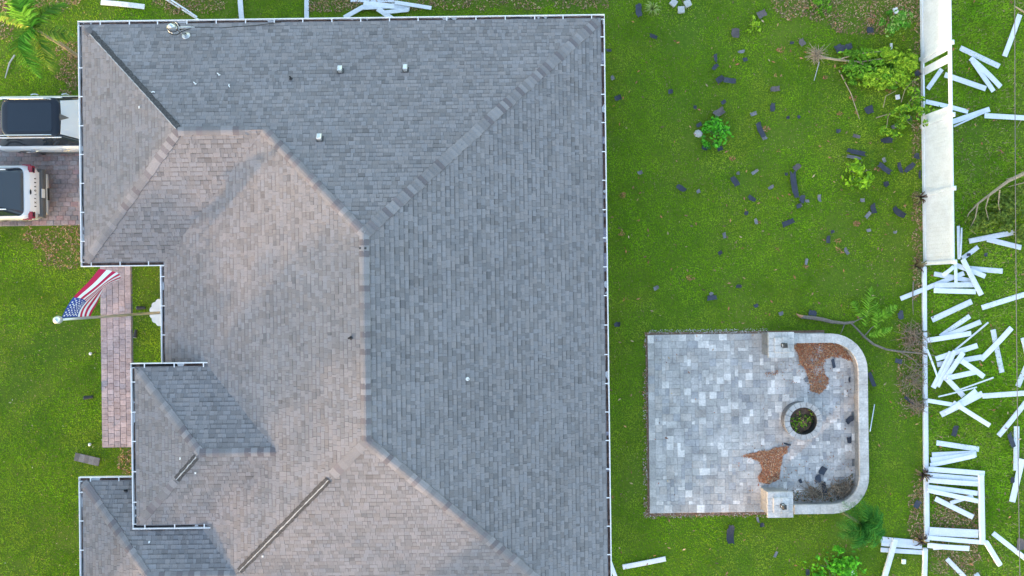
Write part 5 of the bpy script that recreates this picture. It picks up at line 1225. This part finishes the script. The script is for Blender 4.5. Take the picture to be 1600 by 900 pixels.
def litter(name, polys, n, size, cols, z0, z1, label, jit=.25, seed=1, elong=2.2, edge=None):
    rg = np.random.default_rng(seed); X = []; Y = []
    for p in polys:
        xs = [q[0] for q in p]; ys = [q[1] for q in p]; ar = (max(xs) - min(xs)) * (max(ys) - min(ys)); k = int(n * ar)
        x = rg.uniform(min(xs), max(xs), k); y = rg.uniform(min(ys), max(ys), k); j = (fbm(x, y, 3, 3) - .5) * jit * 2
        i = inpoly(x + j, y + (fbm(y, x, 3, 3) - .5) * jit * 2, p) & (rg.random(k) < np.clip(fbm(x, y, 1.4, 3) * 1.9 - .2, .1, 1)); X.append(x[i]); Y.append(y[i])
    x = np.concatenate(X); y = np.concatenate(Y); n = len(x); a = rg.uniform(0, 6.283, n); s = size * rg.uniform(.5, 1.4, n); z = rg.uniform(z0, z1, n)
    t = np.stack([np.cos(a), np.sin(a), rg.uniform(-.3, .3, n)], 1); b = np.stack([-np.sin(a), np.cos(a), rg.uniform(-.4, .4, n)], 1); c = np.stack([x, y, z], 1)
    V = np.zeros((n, 4, 3)); V[:, 0] = c - t * (s * elong / 2)[:, None]; V[:, 1] = c + b * (s * .4)[:, None]; V[:, 2] = c + t * (s * elong / 2)[:, None]; V[:, 3] = c - b * (s * .4)[:, None]
    V[:, :, 2] = np.maximum(V[:, :, 2], z0 - .004)
    cc = np.array(cols)[rg.integers(0, len(cols), n)] * rg.uniform(.6, 1.35, (n, 1))
    fast_mesh(name, MATS['leaf'], V.reshape(-1, 3), np.arange(4 * n).reshape(-1, 4), cc, kind='stuff', label=label, cat='leaf litter')
DRY = [(0.40, 0.24, 0.13), (0.32, 0.18, 0.10), (0.46, 0.34, 0.21), (0.24, 0.15, 0.10), (0.17, 0.115, 0.08)]
ORG = [(0.42, 0.17, 0.08), (0.36, 0.14, 0.085), (0.46, 0.23, 0.12), (0.30, 0.13, 0.09)]
litter('leaf_litter', MUL, 420, .036, DRY, .03, .07, 'dry brown leaf litter in the planting beds', .45, 2)
lawn_all = [pxpoly((945, -20), (1440, -20), (1440, 920), (945, 920)), pxpoly((1450, -20), (1620, -20), (1620, 920), (1450, 920))]
litter('fallen_leaves', [p for p in lawn_all], 2.2, .055, ORG + DRY, .06, .085, 'brown leaves scattered over the back lawn', .0, 3)
litter('fallen_leaves', [pxpoly((-20, 360), (205, 420), (205, 920), (-20, 920))], 4.0, .03, DRY + [(0.45, 0.45, 0.3)], .06, .08, 'small pale dry leaves scattered over the front lawn', .0, 4)
# orange needle tufts on the lawn
rg = random.Random(77); tf = []
for k in range(34):
    x, y = rg.uniform(960, 1430), rg.uniform(20, 500); c = P(x, y); r_ = rg.uniform(.06, .17)
    tf.append([(c.x + r_ * math.cos(a) * rg.uniform(.6, 1.3), c.y + r_ * .7 * math.sin(a)) for a in np.linspace(0, 6.28, 9)[:-1]])
litter('needle_tufts', tf, 700, .026, ORG, .06, .08, 'small rusty tufts of needles scattered over the back lawn', .0, 5, 3.5)
PILE1 = pxpoly((1238, 541), (1246, 535.5), (1310, 535.5), (1322, 542), (1331, 556), (1333, 566), (1318, 561), (1302, 557), (1290, 561), (1286, 572), (1288, 585), (1296, 592), (1291, 607), (1280, 615), (1266, 611), (1263, 596), (1260, 580), (1249, 568), (1248, 553), h=.08)
litter('leaf_pile', [PILE1], 4600, .027, ORG + [(0.48, 0.32, 0.20)], .080, .13, 'rusty leaf pile drifted into the upper bend of the seat wall', .05, 6, 2.8)
PILE2 = pxpoly((1158, 712), (1185, 706), (1210, 701), (1222, 699), (1232, 697), (1231, 708), (1222, 712), (1219, 730), (1216, 748), (1200, 756), (1186, 752), (1184, 743), (1191, 734), (1188, 722), h=.08)
litter('leaf_pile', [PILE2], 4600, .027, ORG + [(0.50, 0.36, 0.25)], .080, .125, 'rusty leaf pile on the patio left of the lower column', .05, 7, 2.8)
litter('loose_leaves', [pxpoly((1215, 530), (1340, 530), (1340, 640), (1225, 650), h=.08), pxpoly((1140, 690), (1245, 690), (1250, 770), (1160, 775), h=.08), pxpoly((1225, 720), (1335, 700), (1335, 785), (1225, 785), h=.08)], 26, .03, ORG + DRY, .082, .095, 'loose dry leaves scattered over the patio around the piles', .1, 16)
litter('leaf_pile', [pxpoly((1238, 766), (1262, 770), (1300, 762), (1325, 745), (1334, 738), (1333, 755), (1320, 772), (1300, 783), (1240, 784), h=.08)], 900, .03, DRY + DG, .08, .12, 'brown litter drifted into the lower bend of the seat wall', .08, 8)
litter('leaf_pile', [pxpoly((1196, 582), (1214, 578), (1216, 586), (1196, 590), h=.08)], 500, .028, ORG, .08, .10, 'small rusty leaf scatter below the upper column', .05, 9)
rgp = [pxpoly((1013, 515), (1200, 514), (1200, 522), (1013, 523))]
litter('edge_gravel', rgp, 900, .028, [(0.48, 0.47, 0.45), (0.40, 0.39, 0.37), (0.34, 0.30, 0.26)], .03, .06, 'pale ragged gravel along the top edge of the patio', .12, 21, 1.4)
litter('edge_soil', [pxpoly((1006, 520), (1014, 520), (1012, 806), (1005, 806)), pxpoly((1008, 799), (1200, 799), (1200, 808), (1006, 808))], 900, .03, [(0.26, 0.14, 0.09), (0.34, 0.20, 0.14), (0.42, 0.38, 0.34)], .03, .06, 'reddish soil and needles along the left and bottom patio edges', .12, 22, 1.8)
# weeds in the fire pit
m = MB(); leaves(m, 0, 0, .24, .46, .46, .09, 520, .06, YG + DG + BRN, 55); m.build('pit_weeds', MATS['leaf'], loc=(fc.x, fc.y, .07), label='green and brown weeds growing inside the fire pit', cat='weeds')
